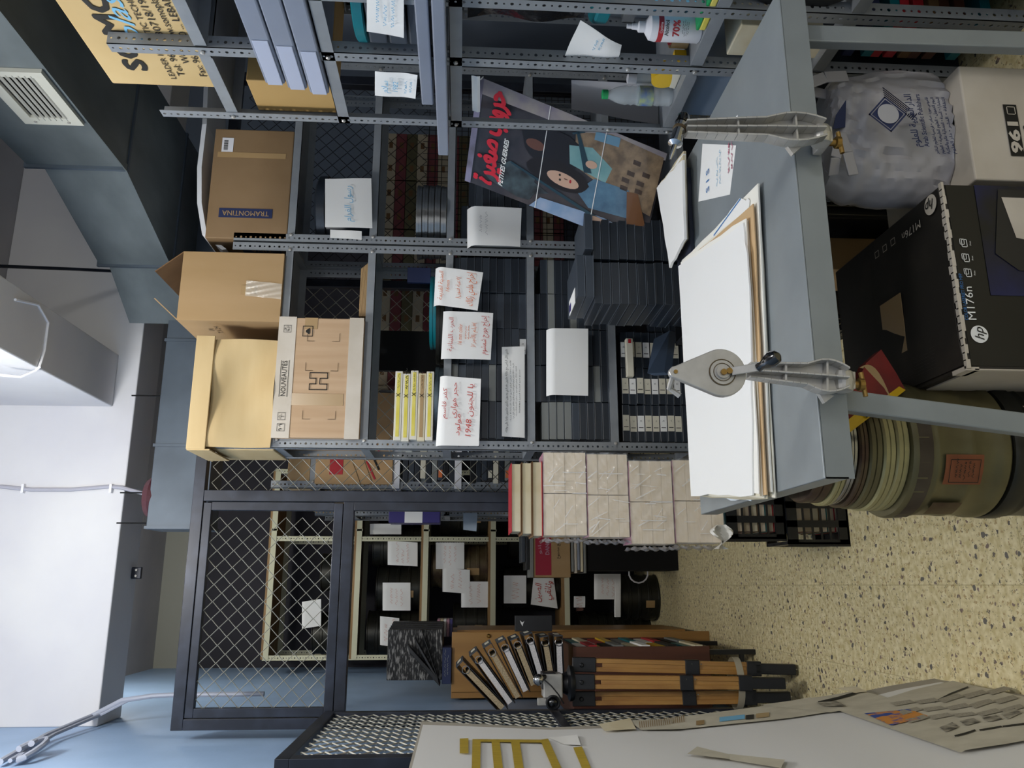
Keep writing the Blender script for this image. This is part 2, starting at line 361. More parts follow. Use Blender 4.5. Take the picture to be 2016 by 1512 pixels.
r1 = rack('storage_rack', 'grey slotted steel rack bay holding piled cassette cases, beside the wire cage', XD, XC, YF, YB, 2.50, SH)
r2 = rack('storage_rack', 'grey slotted steel rack bay behind the film poster, under the foam panel', XC+0.004, 2.36, YF, YB, 2.50, SH)
# gusset plates at the tops of the middle uprights
for rr, xg in ((r1, XC-0.04), (r1, XD+0.003)):
    for z in SH[:2]: MB().prism([(xg, YB-0.004, z-0.004), (xg+0.04, YB-0.004, z-0.004), (xg, YB-0.004, z-0.10)], (0, 0.002, 0)).build('gusset_plate', M_rack, rr)
# side rack along the right
XR = 1.46; RS = [2.262, 1.912, 1.55, 1.05, 0.852, 0.49]
t = thing('storage_rack', 'grey slotted steel side rack with bottles on its shelf, its end by the poster', 'shelving rack', (XR, 0.9, 0), 'slotted steel racks')
for (y, s_) in ((2.0, 1), (2.36, -1), (1.02, 1), (1.755, 1)):
    post(t, XR, y, 0, 2.50 if y != 2.36 else 2.47, 1, s_); post(t, XR+0.45, y, 0, 2.45, -1, s_)
def hbar(parent, p, q, face, m=None, w_=0.036):   # horizontal slotted bar, L profile
    b = MB(); p, q = Vec(p), Vec(q); d = (q-p)
    b.ob(p, d, Vec(face)*0.002, Vec((0, 0, -w_))); b.ob(p, d, Vec(face)*0.03, Vec((0, 0, -0.002)))
    return b.build('shelf_bar', m or M_rack, parent)
for z in RS:
    s1 = shelf(t, XR+(0.14 if z == 1.05 else 0.003), XR+0.447, 1.03, 2.0, z) if z in (2.262, 0.852, 0.49, 1.05) else hbar(t, (XR, 1.02, z), (XR, 2.36, z), (1, 0, 0))
    if z in (2.262, 0.852, 0.49): shelf(t, XR+0.003, XR+0.447, 2.04, 2.357, z)
    if z not in (2.262, 0.852, 0.49, 1.05): hbar(t, (XR+0.45, 1.02, z), (XR+0.45, 2.36, z), (-1, 0, 0))
    for yy in (2.02, 2.34): MB().lathe((XR-0.001, yy, z-0.018), [(0.0065, 0), (0.0065, 0.005), (0.004, 0.007)], n=6, ax=(-1, 0, 0)).build('bolt', M_alu, t)
# ---------------------------------------------------------------- cage: mesh panels, frame, gate
YC = 3.75
def links(o, ex, w_, h_, parent, m=M_wire, dia=0.074, r=0.0017, ny=Vec((0, 1, 0)), n=4):   # chain-link fabric in the plane (ex, Z)
    o = Vec(o); ex = Vec(ex); b = MB(); a = dia/2; nc = int(w_/a); nr = int(h_/a)
    for c in range(nc):
        pts = []
        for k in range(nr+1):
            side = (k + c) % 2
            pts.append(o + ex*(c*a + side*a*1.02) + UZ*(k*a) + ny*(0.0022 if side else -0.0022))
        fine = []
        for p, q in zip(pts, pts[1:]): fine += [p, p.lerp(q, 0.12)-ny*0.001, p.lerp(q, 0.88)+ny*0.001]
        b.tube(fine+[pts[-1]], r, n=n, cap=False)
    return b.build('chain_link', m, parent, smooth=True)
cage = thing('wire_cage', 'blue-black steel cage front with chain-link panels behind the racks, door opening at its left', 'cage', (-0.6, YC, 0))
f = MB(); fb = 0.05
f.box(-0.60, 2.6, YC, YC+0.05, 2.665, 2.715); f.box(-0.60, -0.555, YC, YC+0.05, 0, 2.665); f.box(0.372, 0.422, YC, YC+0.05, 0, 2.665); f.box(2.55, 2.6, YC, YC+0.05, 0, 2.665)
f.box(1.42, 1.46, YC, YC+0.04, 0, 2.665)
f.build('frame', M_frame, cage, bev=0.002)
up = MB(); up.box(-0.55, 0.365, YC-0.004, YC+0.03, 2.625, 2.66); up.box(-0.55, 0.365, YC-0.004, YC+0.03, 2.035, 2.075); up.box(-0.55, -0.512, YC-0.004, YC+0.03, 2.075, 2.625); up.box(0.33, 0.368, YC-0.004, YC+0.03, 2.075, 2.625)
tr = up.build('transom_frame', M_frame, cage, bev=0.002)
MB().box(-0.555, 0.372, YC, YC+0.05, 1.985, 2.033).build('lintel_bar', M_frame, cage, bev=0.002)
MB().box(0.332, 0.372, YC-0.002, YC+0.045, 0, 1.985).build('door_jamb', M_frame, cage, bev=0.002)
links((-0.515, YC+0.012, 2.07), (1, 0, 0), 0.85, 0.56, cage)
links((0.42, YC+0.02, 1.42), (1, 0, 0), 1.02, 1.24, cage)
links((0.42, YC+0.02, 0.3), (1, 0, 0), 1.02, 1.11, cage, m=M_wired)
links((1.46, YC+0.02, 1.7), (1, 0, 0), 1.1, 0.96, cage, m=M_wired)
gm = MB()                                                      # square welded mesh panel
for i in range(34): gm.tube([(1.46+i*0.034, YC+0.02, 0.5), (1.46+i*0.034, YC+0.02, 1.72)], 0.0018, n=4)
for i in range(36): gm.tube([(1.46, YC+0.023, 0.5+i*0.034), (2.56, YC+0.023, 0.5+i*0.034)], 0.0018, n=4)
gm.build('square_mesh', M_wired, cage)
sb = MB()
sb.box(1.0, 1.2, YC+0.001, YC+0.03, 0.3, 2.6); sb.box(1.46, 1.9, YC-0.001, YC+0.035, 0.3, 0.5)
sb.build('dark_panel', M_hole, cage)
g = thing('cage_gate', 'open steel gate with chain-link mesh, swung towards the viewer along the blue wall', 'gate', (-0.535, YC-0.02, 0))
gf = MB(); gx0, gx1, gy0, gy1 = -0.565, -0.525, 2.75, YC-0.02
gf.box(gx0, gx1, gy0, gy1, 2.02, 2.065); gf.box(gx0, gx1, gy0, gy1, 0.06, 0.11); gf.box(gx0, gx1, gy0, gy0+0.06, 0.11, 2.02); gf.box(gx0, gx1, gy1-0.045, gy1, 0.11, 2.02); gf.box(gx0, gx1, gy0, gy1, 1.06, 1.10)
gf.box(gx0-0.022, gx0, gy0-0.03, gy0+0.03, 0.06, 2.065)
gf.build('frame', M_frame, g, bev=0.002)
links((-0.537, gy0+0.03, 0.10), (0, 1, 0), gy1-gy0-0.06, 1.92, g, ny=Vec((1, 0, 0)), dia=0.078, r=0.0030)
MB().tube([(-0.575, gy0+0.02, 1.08), (-0.60, gy0+0.02, 1.08), (-0.60, gy0+0.10, 1.08)], 0.007, n=8).build('latch_bolt', M_alu, g)
for z in (0.4, 1.7): MB().lathe((-0.545, gy1+0.01, z), [(0.01, 0), (0.01, 0.09)], n=10).build('hinge', M_frame, g)
# ---------------------------------------------------------------- ducts, pipe and other services
d1 = thing('air_duct', 'large galvanised ceiling duct with a louvred grille on its side', 'air duct', (1.68, 1.9, 2.9))
S = [(1.72, 0.6), (1.68, 3.08), (1.68, 3.12), (1.49, 3.75)]
def ductsec(xl0, y0, xl1, y1, xr, zb, zt, name, par, m=M_galv):
    v = [(xl0, y0, zb), (xr, y0, zb), (xr, y0, zt), (xl0, y0, zt), (xl1, y1, zb), (xr, y1, zb), (xr, y1, zt), (xl1, y1, zt)]
    return MB().raw(v, [(0, 1, 2, 3), (7, 6, 5, 4), (0, 4, 5, 1), (1, 5, 6, 2), (2, 6, 7, 3), (3, 7, 4, 0)]).build(name, m, par)
ductsec(1.70, 0.5, 1.68, 3.10, 2.20, 2.90, 3.30, 'duct_section', d1); ductsec(1.68, 3.115, 1.49, 3.70, 2.20, 2.90, 3.24, 'duct_section', d1)
ductsec(1.49, 3.715, 1.30, 4.02, 2.20, 2.90, 3.20, 'duct_section', d1)
for (xl, y, zt) in ((1.672, 3.10, 3.31), (1.485, 3.70, 3.25)):
    MB().box(xl-0.006, 2.205, y, y+0.015, 2.893, zt).build('flange_seam', M_galvd, d1)
bnd = MB(); bnd.beam((1.69, 0.5, 2.898), (1.675, 3.1, 2.898), 0.03, 0.006); bnd.beam((1.675, 3.1, 2.898), (1.487, 3.7, 2.898), 0.03, 0.006); bnd.build('edge_strip', M_galv, d1)
gr = thing('ceiling_grille', 'cream louvred air grille with two screws set in the side of the duct', 'air grille', (1.68, 2.4, 3.0))
a0, a1, a2 = at(167, 240, X=1.685), at(89, 134, X=1.688), at(56, 241, X=1.685)
ya, yb, za, zb_ = a1.y, a0.y, a0.z, a2.z
gfm = MB(); T = 0.03
for (p0, p1, q0, q1) in ((ya, yb, za, za+T*1.3), (ya, yb, zb_-T*1.3, zb_), (ya, ya+T, za+T*1.3, zb_-T*1.3), (yb-T*1.5, yb, za+T*1.3, zb_-T*1.3)): gfm.box(1.668, 1.684, p0, p1, q0, q1)
gfm.build('grille_frame', mat('cream grille paint', 'B9B9AE', 0.5), gr)
MB().box(1.680, 1.6835, ya+0.02, yb-0.03, za+0.03, zb_-0.03).build('recess', M_hole, gr)
for i in range(6):
    z = za+0.045+i*(zb_-za-0.09)/6; MB().ob((1.666, ya+0.02, z), (0.013, 0, 0.020), (0, yb-0.05-ya, 0), (0.004, 0, -0.004)).build('louvre', mat('grille louvre', 'A6A69E', 0.5), gr)
for (yy, zz) in ((yb-0.02, (za+zb_)/2-0.06), (yb-0.02, (za+zb_)/2+0.06)): MB().lathe((1.668, yy, zz), [(0.006, 0), (0.006, 0.003)], n=10, ax=(-1, 0, 0)).build('screw', M_alu, gr)
d2 = thing('air_duct', 'dark galvanised duct crossing above the cardboard boxes, hung on rods, ending above the cage', 'air duct', (0.26, 3.95, 2.7))
dd = MB(); dd.box(0.26, 2.20, 4.00, 4.195, 2.72, 3.0); dd.build('duct_section', M_galvd, d2, bev=0.003)
for x in (0.262, 0.66, 1.20): MB().box(x, x+0.014, 3.993, 4.198, 2.713, 3.007).build('flange_seam', M_galvd, d2)
for x in (0.30, 0.45, 0.95): MB().tube([(x, 4.15, 3.0), (x, 4.15, 3.2)], 0.004, n=6).build('hanging_rod', M_hole, d2)
MB().lathe((0.42, 4.10, 2.99), [(0.10, 0), (0.11, 0.02), (0.09, 0.05)], n=24).build('round_collar', mat('dark red collar', '4E2830', 0.6), d2)
pp = thing('wall_pipe', 'white cable conduit clipped along the blue wall up to the beam', 'pipe', (-0.64, 3.4, 3.2))
q = [at(0, 1500, X=-0.63), at(90, 1448, X=-0.62), at(180, 1410, Y=4.17), at(240, 1379, Y=4.17), at(300, 1370, Y=4.17), at(345, 1368, Y=4.17), at(520, 1366, Y=4.17)]
MB().tube(q, 0.012, n=8).build('conduit', mat('painted conduit', '9DA3B2', 0.5), pp, smooth=True)
MB().tube([p+Vec((0.004, 0, -0.035)) for p in q[:4]], 0.008, n=8).build('conduit', mat('painted conduit', '9DA3B2', 0.5), pp, smooth=True)
cl = MB(); c0 = at(60, 1475, X=-0.61); cl.tube([c0+Vec((0.02*math.cos(a), 0.10*math.sin(a*1.3), 0.03*math.sin(a)))for a in [i*0.5 for i in range(16)]], 0.012, n=8); cl.build('conduit_coil', mat('painted conduit', '9DA3B2', 0.5), pp, smooth=True)
pp = thing('ceiling_cable', 'white cable clipped across the face of the white beam', 'cable', (0.4, 4.19, 3.3))
q = [at(0, 958, Y=4.19), at(60, 964, Y=4.19), at(140, 964, Y=4.19), at(215, 958, Y=4.19), at(240, 960, Y=4.19), at(262, 966, Y=4.19), at(285, 972, Y=4.19)]
MB().tube(q, 0.010, n=8).build('cable', mat('grey cable', 'A9A9B4', 0.5), pp, smooth=True)
for x_ in (45, 218): p = at(x_, 962, Y=4.185); MB().box(p.x-0.022, p.x+0.022, 4.178, 4.20, p.z-0.006, p.z+0.006).build('cable_clip', M_white, pp)
pp = thing('looped_cable', 'thin white cable looping off the side of the long ceiling beam', 'cable', (0.9, 3.0, 3.3))
q = [at(30, 590, Z=3.305), at(75, 600, Z=3.305), at(95, 635, Z=3.305), at(88, 690, Z=3.305), at(78, 722, Z=3.30), at(70, 730, Z=3.32), at(40, 742, Z=3.36), at(0, 738, Z=3.42)]
MB().tube(q, 0.006, n=6).build('cable', M_white, pp, smooth=True)
lb = thing('beam_bracket', 'small dark steel bracket bolted under the white beam', 'bracket', (0, 4.4, 3.19))
p = at(262, 1128, Z=3.2); b_ = MB(); b_.box(p.x-0.03, p.x+0.03, 4.40, 4.42, 3.15, 3.2); b_.build('plate', M_frame, lb, bev=0.004)
for dx in (-0.015, 0.015): MB().lathe((p.x+dx, 4.40, 3.175), [(0.006, 0), (0.006, 0.004)], n=8, ax=(0, -1, 0)).build('bolt', M_alu, lb)
rb = thing('hanging_rod', 'dark horizontal rod under the ceiling beside the long beam', 'rod', (1.2, 3.0, 3.2))
MB().tube([at(0, 524, Z=3.6), at(150, 530, Z=3.4), at(305, 538, Z=3.15)], 0.008, n=8).build('rod', M_frame, rb)
# ---------------------------------------------------------------- work table
tb = thing('work_table', 'grey painted steel work table with papers and two film rewinders on it', 'table', (0.78, 1.98, 0))
tx0, tx1, ty0, ty1, tz = 0.205, 1.345, 1.545, 2.385, 0.78
MB().box(tx0, tx1, ty0, ty1, tz-0.004, tz).build('table_top', M_steel, tb, bev=0.002)
ap = MB(); ap.box(tx0, tx1, ty0, ty0+0.003, tz-0.062, tz-0.004); ap.box(tx0, tx0+0.003, ty0, ty1, tz-0.05, tz-0.004); ap.box(tx1-0.003, tx1, ty0, ty1, tz-0.05, tz-0.004); ap.box(tx0, tx1, ty1-0.003, ty1, tz-0.05, tz-0.004)
ap.build('apron', M_steel, tb)
def leg(x, y, xb, yb):
    MB().beam((x, y, tz-0.02), (xb, yb, 0), 0.045, 0.03, up=(0, 1, 0)).build('leg', M_steel, tb, bev=0.003)
leg(0.382, 1.60, 0.285, 1.57); leg(1.262, 1.60, 1.25, 1.57); leg(0.382, 2.33, 0.30, 2.37); leg(1.262, 2.33, 1.25, 2.36)
# ---------------------------------------------------------------- helpers for goods
def copy_tree(o, parent=None, loc=None):
    c = o.copy(); C.objects.link(c); c.parent = parent
    if loc is not None: c.location = loc
    for ch in list(o.children): copy_tree(ch, c)
    return c
def paper(label, cs, Y, lean=0.0, curl=0.03, writing=None, m=M_paper, group=None, pts=None, cat='paper sheet', name='paper_sheet', top=0.0):
    # cs: upright top-left, top-right, bottom-right, bottom-left in the photograph; Y: distance of its plane
    P = pts or [at(*cs[0], Y=Y), at(*cs[1], Y=Y), at(*cs[2], Y=Y-lean), at(*cs[3], Y=Y-lean)]
    t = thing(name, label, cat, tuple((P[2]+P[3])/2), group)
    R = (P[1]-P[0]).normalized(); U = (P[0]-P[3]).normalized(); n = R.cross(U).normalized(); rnd = random.Random(label)
    w1, w2 = rnd.uniform(-1, 1)*0.004, rnd.uniform(-1, 1)*0.005
    def fn(u, v):
        p = (P[0].lerp(P[1], u)).lerp(P[3].lerp(P[2], u), v)
        k = max(0, 1-v/0.16)
        return p - n*(curl*k*k) + n*(w1*math.sin(u*5+v*2)+w2*math.sin(v*6+1)*v)
    MB().grid(lambda u, v: fn(u, 1-v), 10, 14, th=0.0007).build('sheet', m, t, smooth=True)
    if writing:
        ctr = (P[0]+P[1]+P[2]+P[3])/4
        for (txt, du, dv, h, mt, wd) in writing:
            o = ctr + (P[1]-P[0])*du + (P[0]-P[3])*dv + n*0.007
            if txt.startswith('~'): scrib(o, R, U, wd, h, int(txt[1:] or 2), mt, t, seed=len(label))
            else: text(txt, o, R, U, h, mt, t, name='writing', width=wd, shear=0.15)
    return t, P, R, U, n
def plainbox(name, label, cat, b, m, group=None, bev=0.003, part='carton_body'):
    t = thing(name, label, cat, ((b[0]+b[1])/2, (b[2]+b[3])/2, b[4]), group)
    MB().box(*b).build(part, m, t, bev=bev); return t
def openbox(t, b, m, th=0.005, name='carton_body'):
    x0, x1, y0, y1, z0, z1 = b; q = MB()
    q.box(x0, x1, y0, y1, z0, z0+th); q.box(x0, x1, y0, y0+th, z0+th, z1); q.box(x0, x1, y1-th, y1, z0+th, z1); q.box(x0, x0+th, y0+th, y1-th, z0+th, z1); q.box(x1-th, x1, y0+th, y1-th, z0+th, z1)
    return q.build(name, m, t)
# ---------------------------------------------------------------- cartons on the top shelves
zs = SH[0]+0.001
xa, xb = xat(632, YF-0.02, 450), xat(497, YF-0.02, 450); zt = zat(355, YF-0.02, 560)
t = thing('open_carton', 'brown cardboard carton with raised top flaps and a torn strip of clear tape', 'cardboard box', ((xa+xb)/2, 3.45, zs))
openbox(t, (xa, xb, YF-0.02, 3.62, zs, zt), M_card)
MB().prism([(xa, YF-0.02, zt), (xa, 3.60, zt), (xa+0.10, 3.58, zt+0.11), (xa+0.10, YF-0.0, zt+0.11)], (0.003, 0, -0.003)).build('flap', M_card, t)
MB().prism([(xb, YF-0.02, zt), (xb, 3.62, zt), (xb-0.085, 3.60, zt+0.12), (xb-0.085, YF-0.0, zt+0.12)], (-0.003, 0, -0.003)).build('flap', M_cardd, t)
MB().grid(lambda u, v: Vec((xa+0.10+0.07*u+0.012*v, YF-0.0225-0.004*abs(math.sin(9*u+6*v)), zs+0.15*v)), 14, 10).build('clear_tape', M_clear, t, smooth=True)
MB().box(xa+0.12, xa+0.16, YF-0.0235, YF-0.0222, zs+0.11, zs+0.17).build('brown_tape', M_tapec, t)
text('//\\\\\nT.V 2 4', (xa-0.001, YF+0.1, zs+0.3), (0, -1, 0), UZ, 0.022, M_ink, t)
xa, xb = xat(880, YF-0.03, 460), xat(668, YF-0.03, 460); zt = zat(414, YF-0.03, 770); zl = zat(380, YF-0.03, 770)
t = thing('carton', 'pale brown carton with a sunken front and a folded lid strip, on the top shelf', 'cardboard box', ((xa+xb)/2, 3.45, zs))
MB().grid(lambda u, v: Vec((xa+(xb-xa)*u, YF-0.02+0.03*math.sin(PI*u)*math.sin(PI*min(1, v*1.1))+0.012*math.sin(9*u+4*v), zs+(zt-zs)*v)), 16, 10, th=-0.006).build('front_panel', M_cardl, t, smooth=True)
MB().box(xa, xb, YF+0.045, 3.62, zs, zt).build('carton_body', M_cardl, t, bev=0.004)
MB().box(xa-0.012, xb+0.01, YF-0.045, YF-0.035, zt-0.004, zl+0.002).build('lid_flap', M_cardl, t, bev=0.002)
MB().box(xa-0.012, xb+0.01, YF-0.035, 3.60, zl-0.006, zl).build('lid', M_cardl, t)
MB().box(xa-0.016, xa-0.011, YF-0.04, 3.55, zl-0.09, zl).build('lid_side', M_cardl, t)
# carton with the drawn mark, second shelf
z2 = SH[1]+0.001; xa, xb = xat(862, YF-0.03, 620), xat(626, YF-0.03, 620); zt = zat(543, YF-0.03, 740)
t = thing('carton', 'pale carton marked NOUVEAUTÉS, with a square drawn letter on its front', 'cardboard box', ((xa+xb)/2, 3.45, z2))
MB().box(xa, xb, YF-0.03, 3.60, z2, zt).build('carton_body', mat('tan carton', 'C3A584', 0.75, col2='B99A78', scale=5, stretch=(6, 1, 0.3)), t, bev=0.004)
yf = YF-0.0305; h_ = zt-z2
MB().box(xa-0.003, xb+0.003, yf-0.002, yf, z2+h_*0.80, zt+0.002).build('tape_strip', M_cardw, t); MB().box(xa-0.003, xb+0.003, yf-0.002, yf, z2, z2+h_*0.17).build('tape_strip', M_cardw, t)
MB().box(xa+0.135, xa+0.185, yf-0.0012, yf, z2+h_*0.2, z2+h_*0.8).build('tape_strip', M_tapec, t); MB().box(xb-0.05, xb-0.0, yf-0.0012, yf, z2+h_*0.55, z2+h_*0.7).build('tape_strip', M_tapec, t)
text('NOUVEAUTÉS', ((xa+xb)/2-0.01, yf-0.003, z2+h_*0.90), RX, UZ, 0.020, M_ink, t, width=0.15)
for dz in (0.016, -0.016): poly(((xa+xb)/2-0.01, yf-0.003, z2+h_*0.90+dz), RX, UZ, [(-0.078, -0.001), (0.078, -0.001), (0.078, 0.001), (-0.078, 0.001)], M_ink, t)
def outline(o, R, U, pts, wd, m, par, name='print'):
    R, U = Vec(R).normalized(), Vec(U).normalized(); n = R.cross(U); b = MB()
    for (a, c), (d, e) in zip(pts, pts[1:]+pts[:1]):
        p, q = Vec((a, c, 0)), Vec((d, e, 0)); tt = (q-p).normalized(); s_ = Vec((-tt.y, tt.x, 0))*wd/2; p = p-tt*wd/2; q = q+tt*wd/2
        b.raw([Vec(o)+R*z.x+U*z.y+n*0.001 for z in (p-s_, q-s_, q+s_, p+s_)], [(0, 1, 2, 3)])
    return b.build(name, m, par)
oc = (xa+0.245*(xb-xa)/0.53, yf-0.002, z2+h_*0.5); s_ = 0.036
outline(oc, RX, UZ, [(-s_, -s_), (-0.012, -s_), (-0.012, -0.006), (0.012, -0.006), (0.012, -s_), (s_, -s_), (s_, s_), (0.012, s_), (0.012, 0.010), (-0.012, 0.010), (-0.012, s_), (-s_, s_)], 0.0035, M_ink, t)
for fx in (0.15, 0.55, 0.8):
    for fz in (0.28, 0.66):
        o = (xa+(xb-xa)*fx, yf-0.001, z2+h_*fz); k = 1 if fz < 0.5 else -1
        for pts in ([(0, 0), (0.035, 0)], [(0, 0), (0, 0.03*k)]): outline(o, RX, UZ, pts, 0.0014, M_orange if False else M_cardd, t)
for (fx, fz) in ((0.08, 0.9), (0.17, 0.9), (0.9, 0.9)):
    o = (xa+(xb-xa)*fx, yf-0.003, z2+h_*fz); outline(o, RX, UZ, [(-0.015, -0.015), (0.015, -0.015), (0.015, 0.015), (-0.015, 0.015)], 0.0014, M_ink, t)
    text({0.08: '↑↑', 0.17: '☂', 0.9: '♻'}[fx], o, RX, UZ, 0.016, M_ink, t)
o = (xb-0.06, yf-0.002, z2+h_*0.66); outline(o, RX, UZ, [(-0.022, -0.020), (0.022, -0.020), (0.022, 0.020), (-0.022, 0.020)], 0.003, M_ink, t); poly(o, RX, UZ, [(-0.015, -0.008), (0.015, -0.008), (0.004, 0.008), (-0.004, 0.008)], M_ink, t)
# TRAMONTINA carton and foam panel, second bay
xa, xb = xat(470, YF, 480), xat(255, YF, 480); zt = zat(412, YF, 380)
t = thing('carton', 'brown carton printed TRAMONTINA, on the top shelf under a foam panel', 'cardboard box', ((xa+xb)/2, 3.45, zs))
MB().box(xa, xb, YF-0.0, 3.62, zs, zt).build('carton_body', mat('tan carton print', '8A7050', 0.7, col2='826848', scale=5), t, bev=0.004)
o = (xa+0.12, YF-0.001, (zs+zt)/2+0.01); poly(o, RX, UZ, [(-0.022, -0.115), (0.022, -0.115), (0.022, 0.115), (-0.022, 0.115)], M_navyink, t)
text('TRAMONTINA', (o[0], o[1]-0.001, o[2]), (0, 0, 1), (-1, 0, 0), 0.024, M_tapec, t, width=0.20)
o = (xa-0.001, YF+0.12, (zs+zt)/2-0.04); poly(o, (0, -1, 0), UZ, [(-0.05, -0.085), (0.05, -0.085), (0.05, 0.085), (-0.05, 0.085)], M_navyink, t); text('TINA', (o[0]-0.001, o[1], o[2]), (0, 0, 1), (0, 1, 0), 0.03, M_tapec, t)
o = (xb-0.08, YF-0.001, zt-0.06); poly(o, RX, UZ, [(-0.035, -0.025), (0.035, -0.025), (0.035, 0.025), (-0.035, 0.025)], M_white, t)
bb = MB()
for i in range(13): bb.box(o[0]-0.027+i*0.004, o[0]-0.027+i*0.004+0.001+0.0008*(i % 3), o[1]-0.002, o[1]-0.0012, o[2]-0.002, o[2]+0.016)
bb.build('barcode', M_ink, t)
MB().box(xb-0.14, xb-0.115, YF-0.0012, YF, zs+0.03, zt-0.02).build('tape_strip', M_tapec, t)
t = thing('foam_panel', 'long white foam panel lying bent across the brown carton under the duct', 'foam panel', ((xa+xb)/2, 3.45, zt))
pts = [at(437, 492, Y=3.38), at(398, 462, Y=3.36), at(388, 400, Y=3.36), at(388, 330, Y=3.36), at(398, 245, Y=3.36), at(402, 150, Y=3.5)]
fm = MB(); fm.grid(lambda u, v: (lambda k: pts[int(k)].lerp(pts[min(int(k)+1, 5)], k-int(k)))(min(u*5, 4.999)) + Vec((0, 0.30*v, 0.0)), 20, 1, th=0.02)
fm.build('panel', M_foam, t)
# big printed carton on the side rack's top shelf
zz = 2.265; Xf = XR+0.04
p0, p1, p2 = at(135, 0, X=Xf), at(240, 166, X=Xf), at(430, 172, X=Xf)
t = thing('carton', 'large golden brown carton lettered SOMO with a printed address, on top of the side rack', 'cardboard box', (Xf+0.2, 1.7, zz))
M_gold = mat('golden carton', 'BFA26C', 0.6, col2='CBB07C', scale=3)
yb_ = p1.y
MB().box(Xf, Xf+0.38, 1.15, yb_, zz+0.002, zz+0.325).build('carton_body', M_gold, t, bev=0.006)
DY, = (Vec((0, -1, 0)),)
oo = Vec((Xf-0.001, 0, 0))
text('SOMO', (Xf-0.001, yb_-0.25, zz+0.215), DY, UZ, 0.062, M_ink, t, fb=0.004, width=0.34)
text('plast', (Xf-0.0015, yb_-0.32, zz+0.175), DY, UZ, 0.06, M_blue, t, shear=0.4, width=0.24)
text('LEADER IN PLASTIC TECHNOLOGY', (Xf-0.001, yb_-0.27, zz+0.125), DY, UZ, 0.018, M_ink, t, width=0.46)
text('Tel: 961 8 930718/19/20/21', (Xf-0.001, yb_-0.27, zz+0.095), DY, UZ, 0.022, M_ink, t, width=0.42)
text('Web: www.somoplast.com', (Xf-0.001, yb_-0.30, zz+0.062), DY, UZ, 0.022, M_ink, t, width=0.36)
text('Fax: 961 8 930 ... LEBANON', (Xf-0.001, yb_-0.26, zz+0.030), DY, UZ, 0.022, M_ink, t, width=0.40)
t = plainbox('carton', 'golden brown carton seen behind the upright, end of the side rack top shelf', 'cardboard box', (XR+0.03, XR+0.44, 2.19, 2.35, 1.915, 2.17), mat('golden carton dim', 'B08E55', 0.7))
t = plainbox('carton', 'dark brown carton behind the large lettered one on the side rack', 'cardboard box', (XR+0.2, XR+0.44, 2.07, 2.33, 2.267, 2.45), M_cardd)
# ---------------------------------------------------------------- cassette cases
CW, CH, CD = 0.163, 0.0325, 0.25
def case_proto(name, m, label_m=None, lab=None):
    t = thing(name, 'x', 'cassette case', (0, 0, -5))
    b = MB(); b.box(-CW/2+0.001, CW/2-0.001, 0, CD, -5.0+0.0005, -5+CH-0.0008); b.build('case_body', m, t, bev=0.0025)
    MB().box(-CW/2+0.0002, CW/2-0.0002, -0.0010, CD+0.001, -5+0.0012, -5+0.0034).build('rim', M_rim, t)
    if label_m: 
        MB().box(-0.034, 0.034, -0.0022, 0.0, -5+0.002, -5+CH-0.003).build('spine_label', label_m, t)
        poly((-0.018, -0.0024, -5+CH/2), (0, 0, 1), (-1, 0, 0), [(-0.010, -0.002), (0.010, -0.002), (0.010, 0.001), (-0.010, 0.001)], M_ink, t, off=0.0002, name='print')
        if lab: text(lab, (0.012, -0.0024, -5+CH/2), (0, 0, 1), (-1, 0, 0), 0.008, M_ink, t, name='print')
    return t
PR = {'n': case_proto('cassette_case', M_navy), 's': case_proto('cassette_case', M_navy2), 'g': case_proto('cassette_case', M_grey),
      'l': case_proto('cassette_case', M_navy, M_label, '٢٠'), 'w': case_proto('cassette_case', M_navy, M_paper, '١٧'), 'k': case_proto('cassette_case', M_black, M_label)}
used = set()
WORD = {'n': 'dark blue', 's': 'slate grey', 'g': 'pale grey', 'l': 'cream labelled', 'w': 'white labelled', 'k': 'black labelled'}
def put_case(k, x, y, z, label, group, rot=0.0):
    pr = PR[k]
    if k not in used: used.add(k); o = pr
    else: o = copy_tree(pr)
    o.location = (x, y, z); o.rotation_euler = (0, 0, rot); o['label'] = label; o['group'] = group; return o
COLS = [('leftmost'), ('second'), ('third'), ('fourth'), ('fifth'), ('sixth')]
def casewall(x0, y, z, ncol, nrow, where, group, fn, skip=lambda c, r: False):
    for c in range(ncol):
        dy = random.uniform(0, 0.012)
        for r in range(nrow if not isinstance(nrow, list) else nrow[c]):
            if skip(c, r): continue
            k = fn(c, r); put_case(k, x0+CW*(c+0.5)+random.uniform(-1, 1)*0.002, y+dy+random.uniform(0, 0.004), z+r*CH, f"{WORD[k]} cassette case, {ORD[r]} up in {COLS[c]} pile {where}", group, random.uniform(-1, 1)*0.006)
L1 = {(0, 8): 'n', (1, 9): 'g', (1, 4): 'g', (2, 0): 'w', (1, 5): 's', (0, 1): 'l'}
casewall(XD+0.05, YF+0.015, SH[3]+0.001, 5, 10, 'under the hanging papers', 'cases behind the hanging papers', lambda c, r: L1.get((c, r), 'n' if (c+r) % 3 else 's'))
L2 = {(0, 8): 'g', (0, 7): 'g', (0, 6): 'g', (0, 5): 'g', (1, 1): 'g', (2, 2): 's', (3, 7): 'g', (3, 4): 'g', (4, 7): 'g', (0, 0): 'n'}
casewall(XD+0.05, YF+0.015, SH[4]+0.001, 5, [9, 10, 10, 10, 9], 'on the shelf below the printed strip', 'cases on the fifth shelf', lambda c, r: L2.get((c, r), 'n' if (c*3+r) % 4 else 's'))
casewall(XD+0.045, YF+0.02, SH[5]+0.001, 3, [9, 9, 9], 'with spine labels facing out', 'labelled cases on the low shelf', lambda c, r: 'n' if r in (0,) else ('w' if (r*2+c) % 3 == 0 else 'l'))
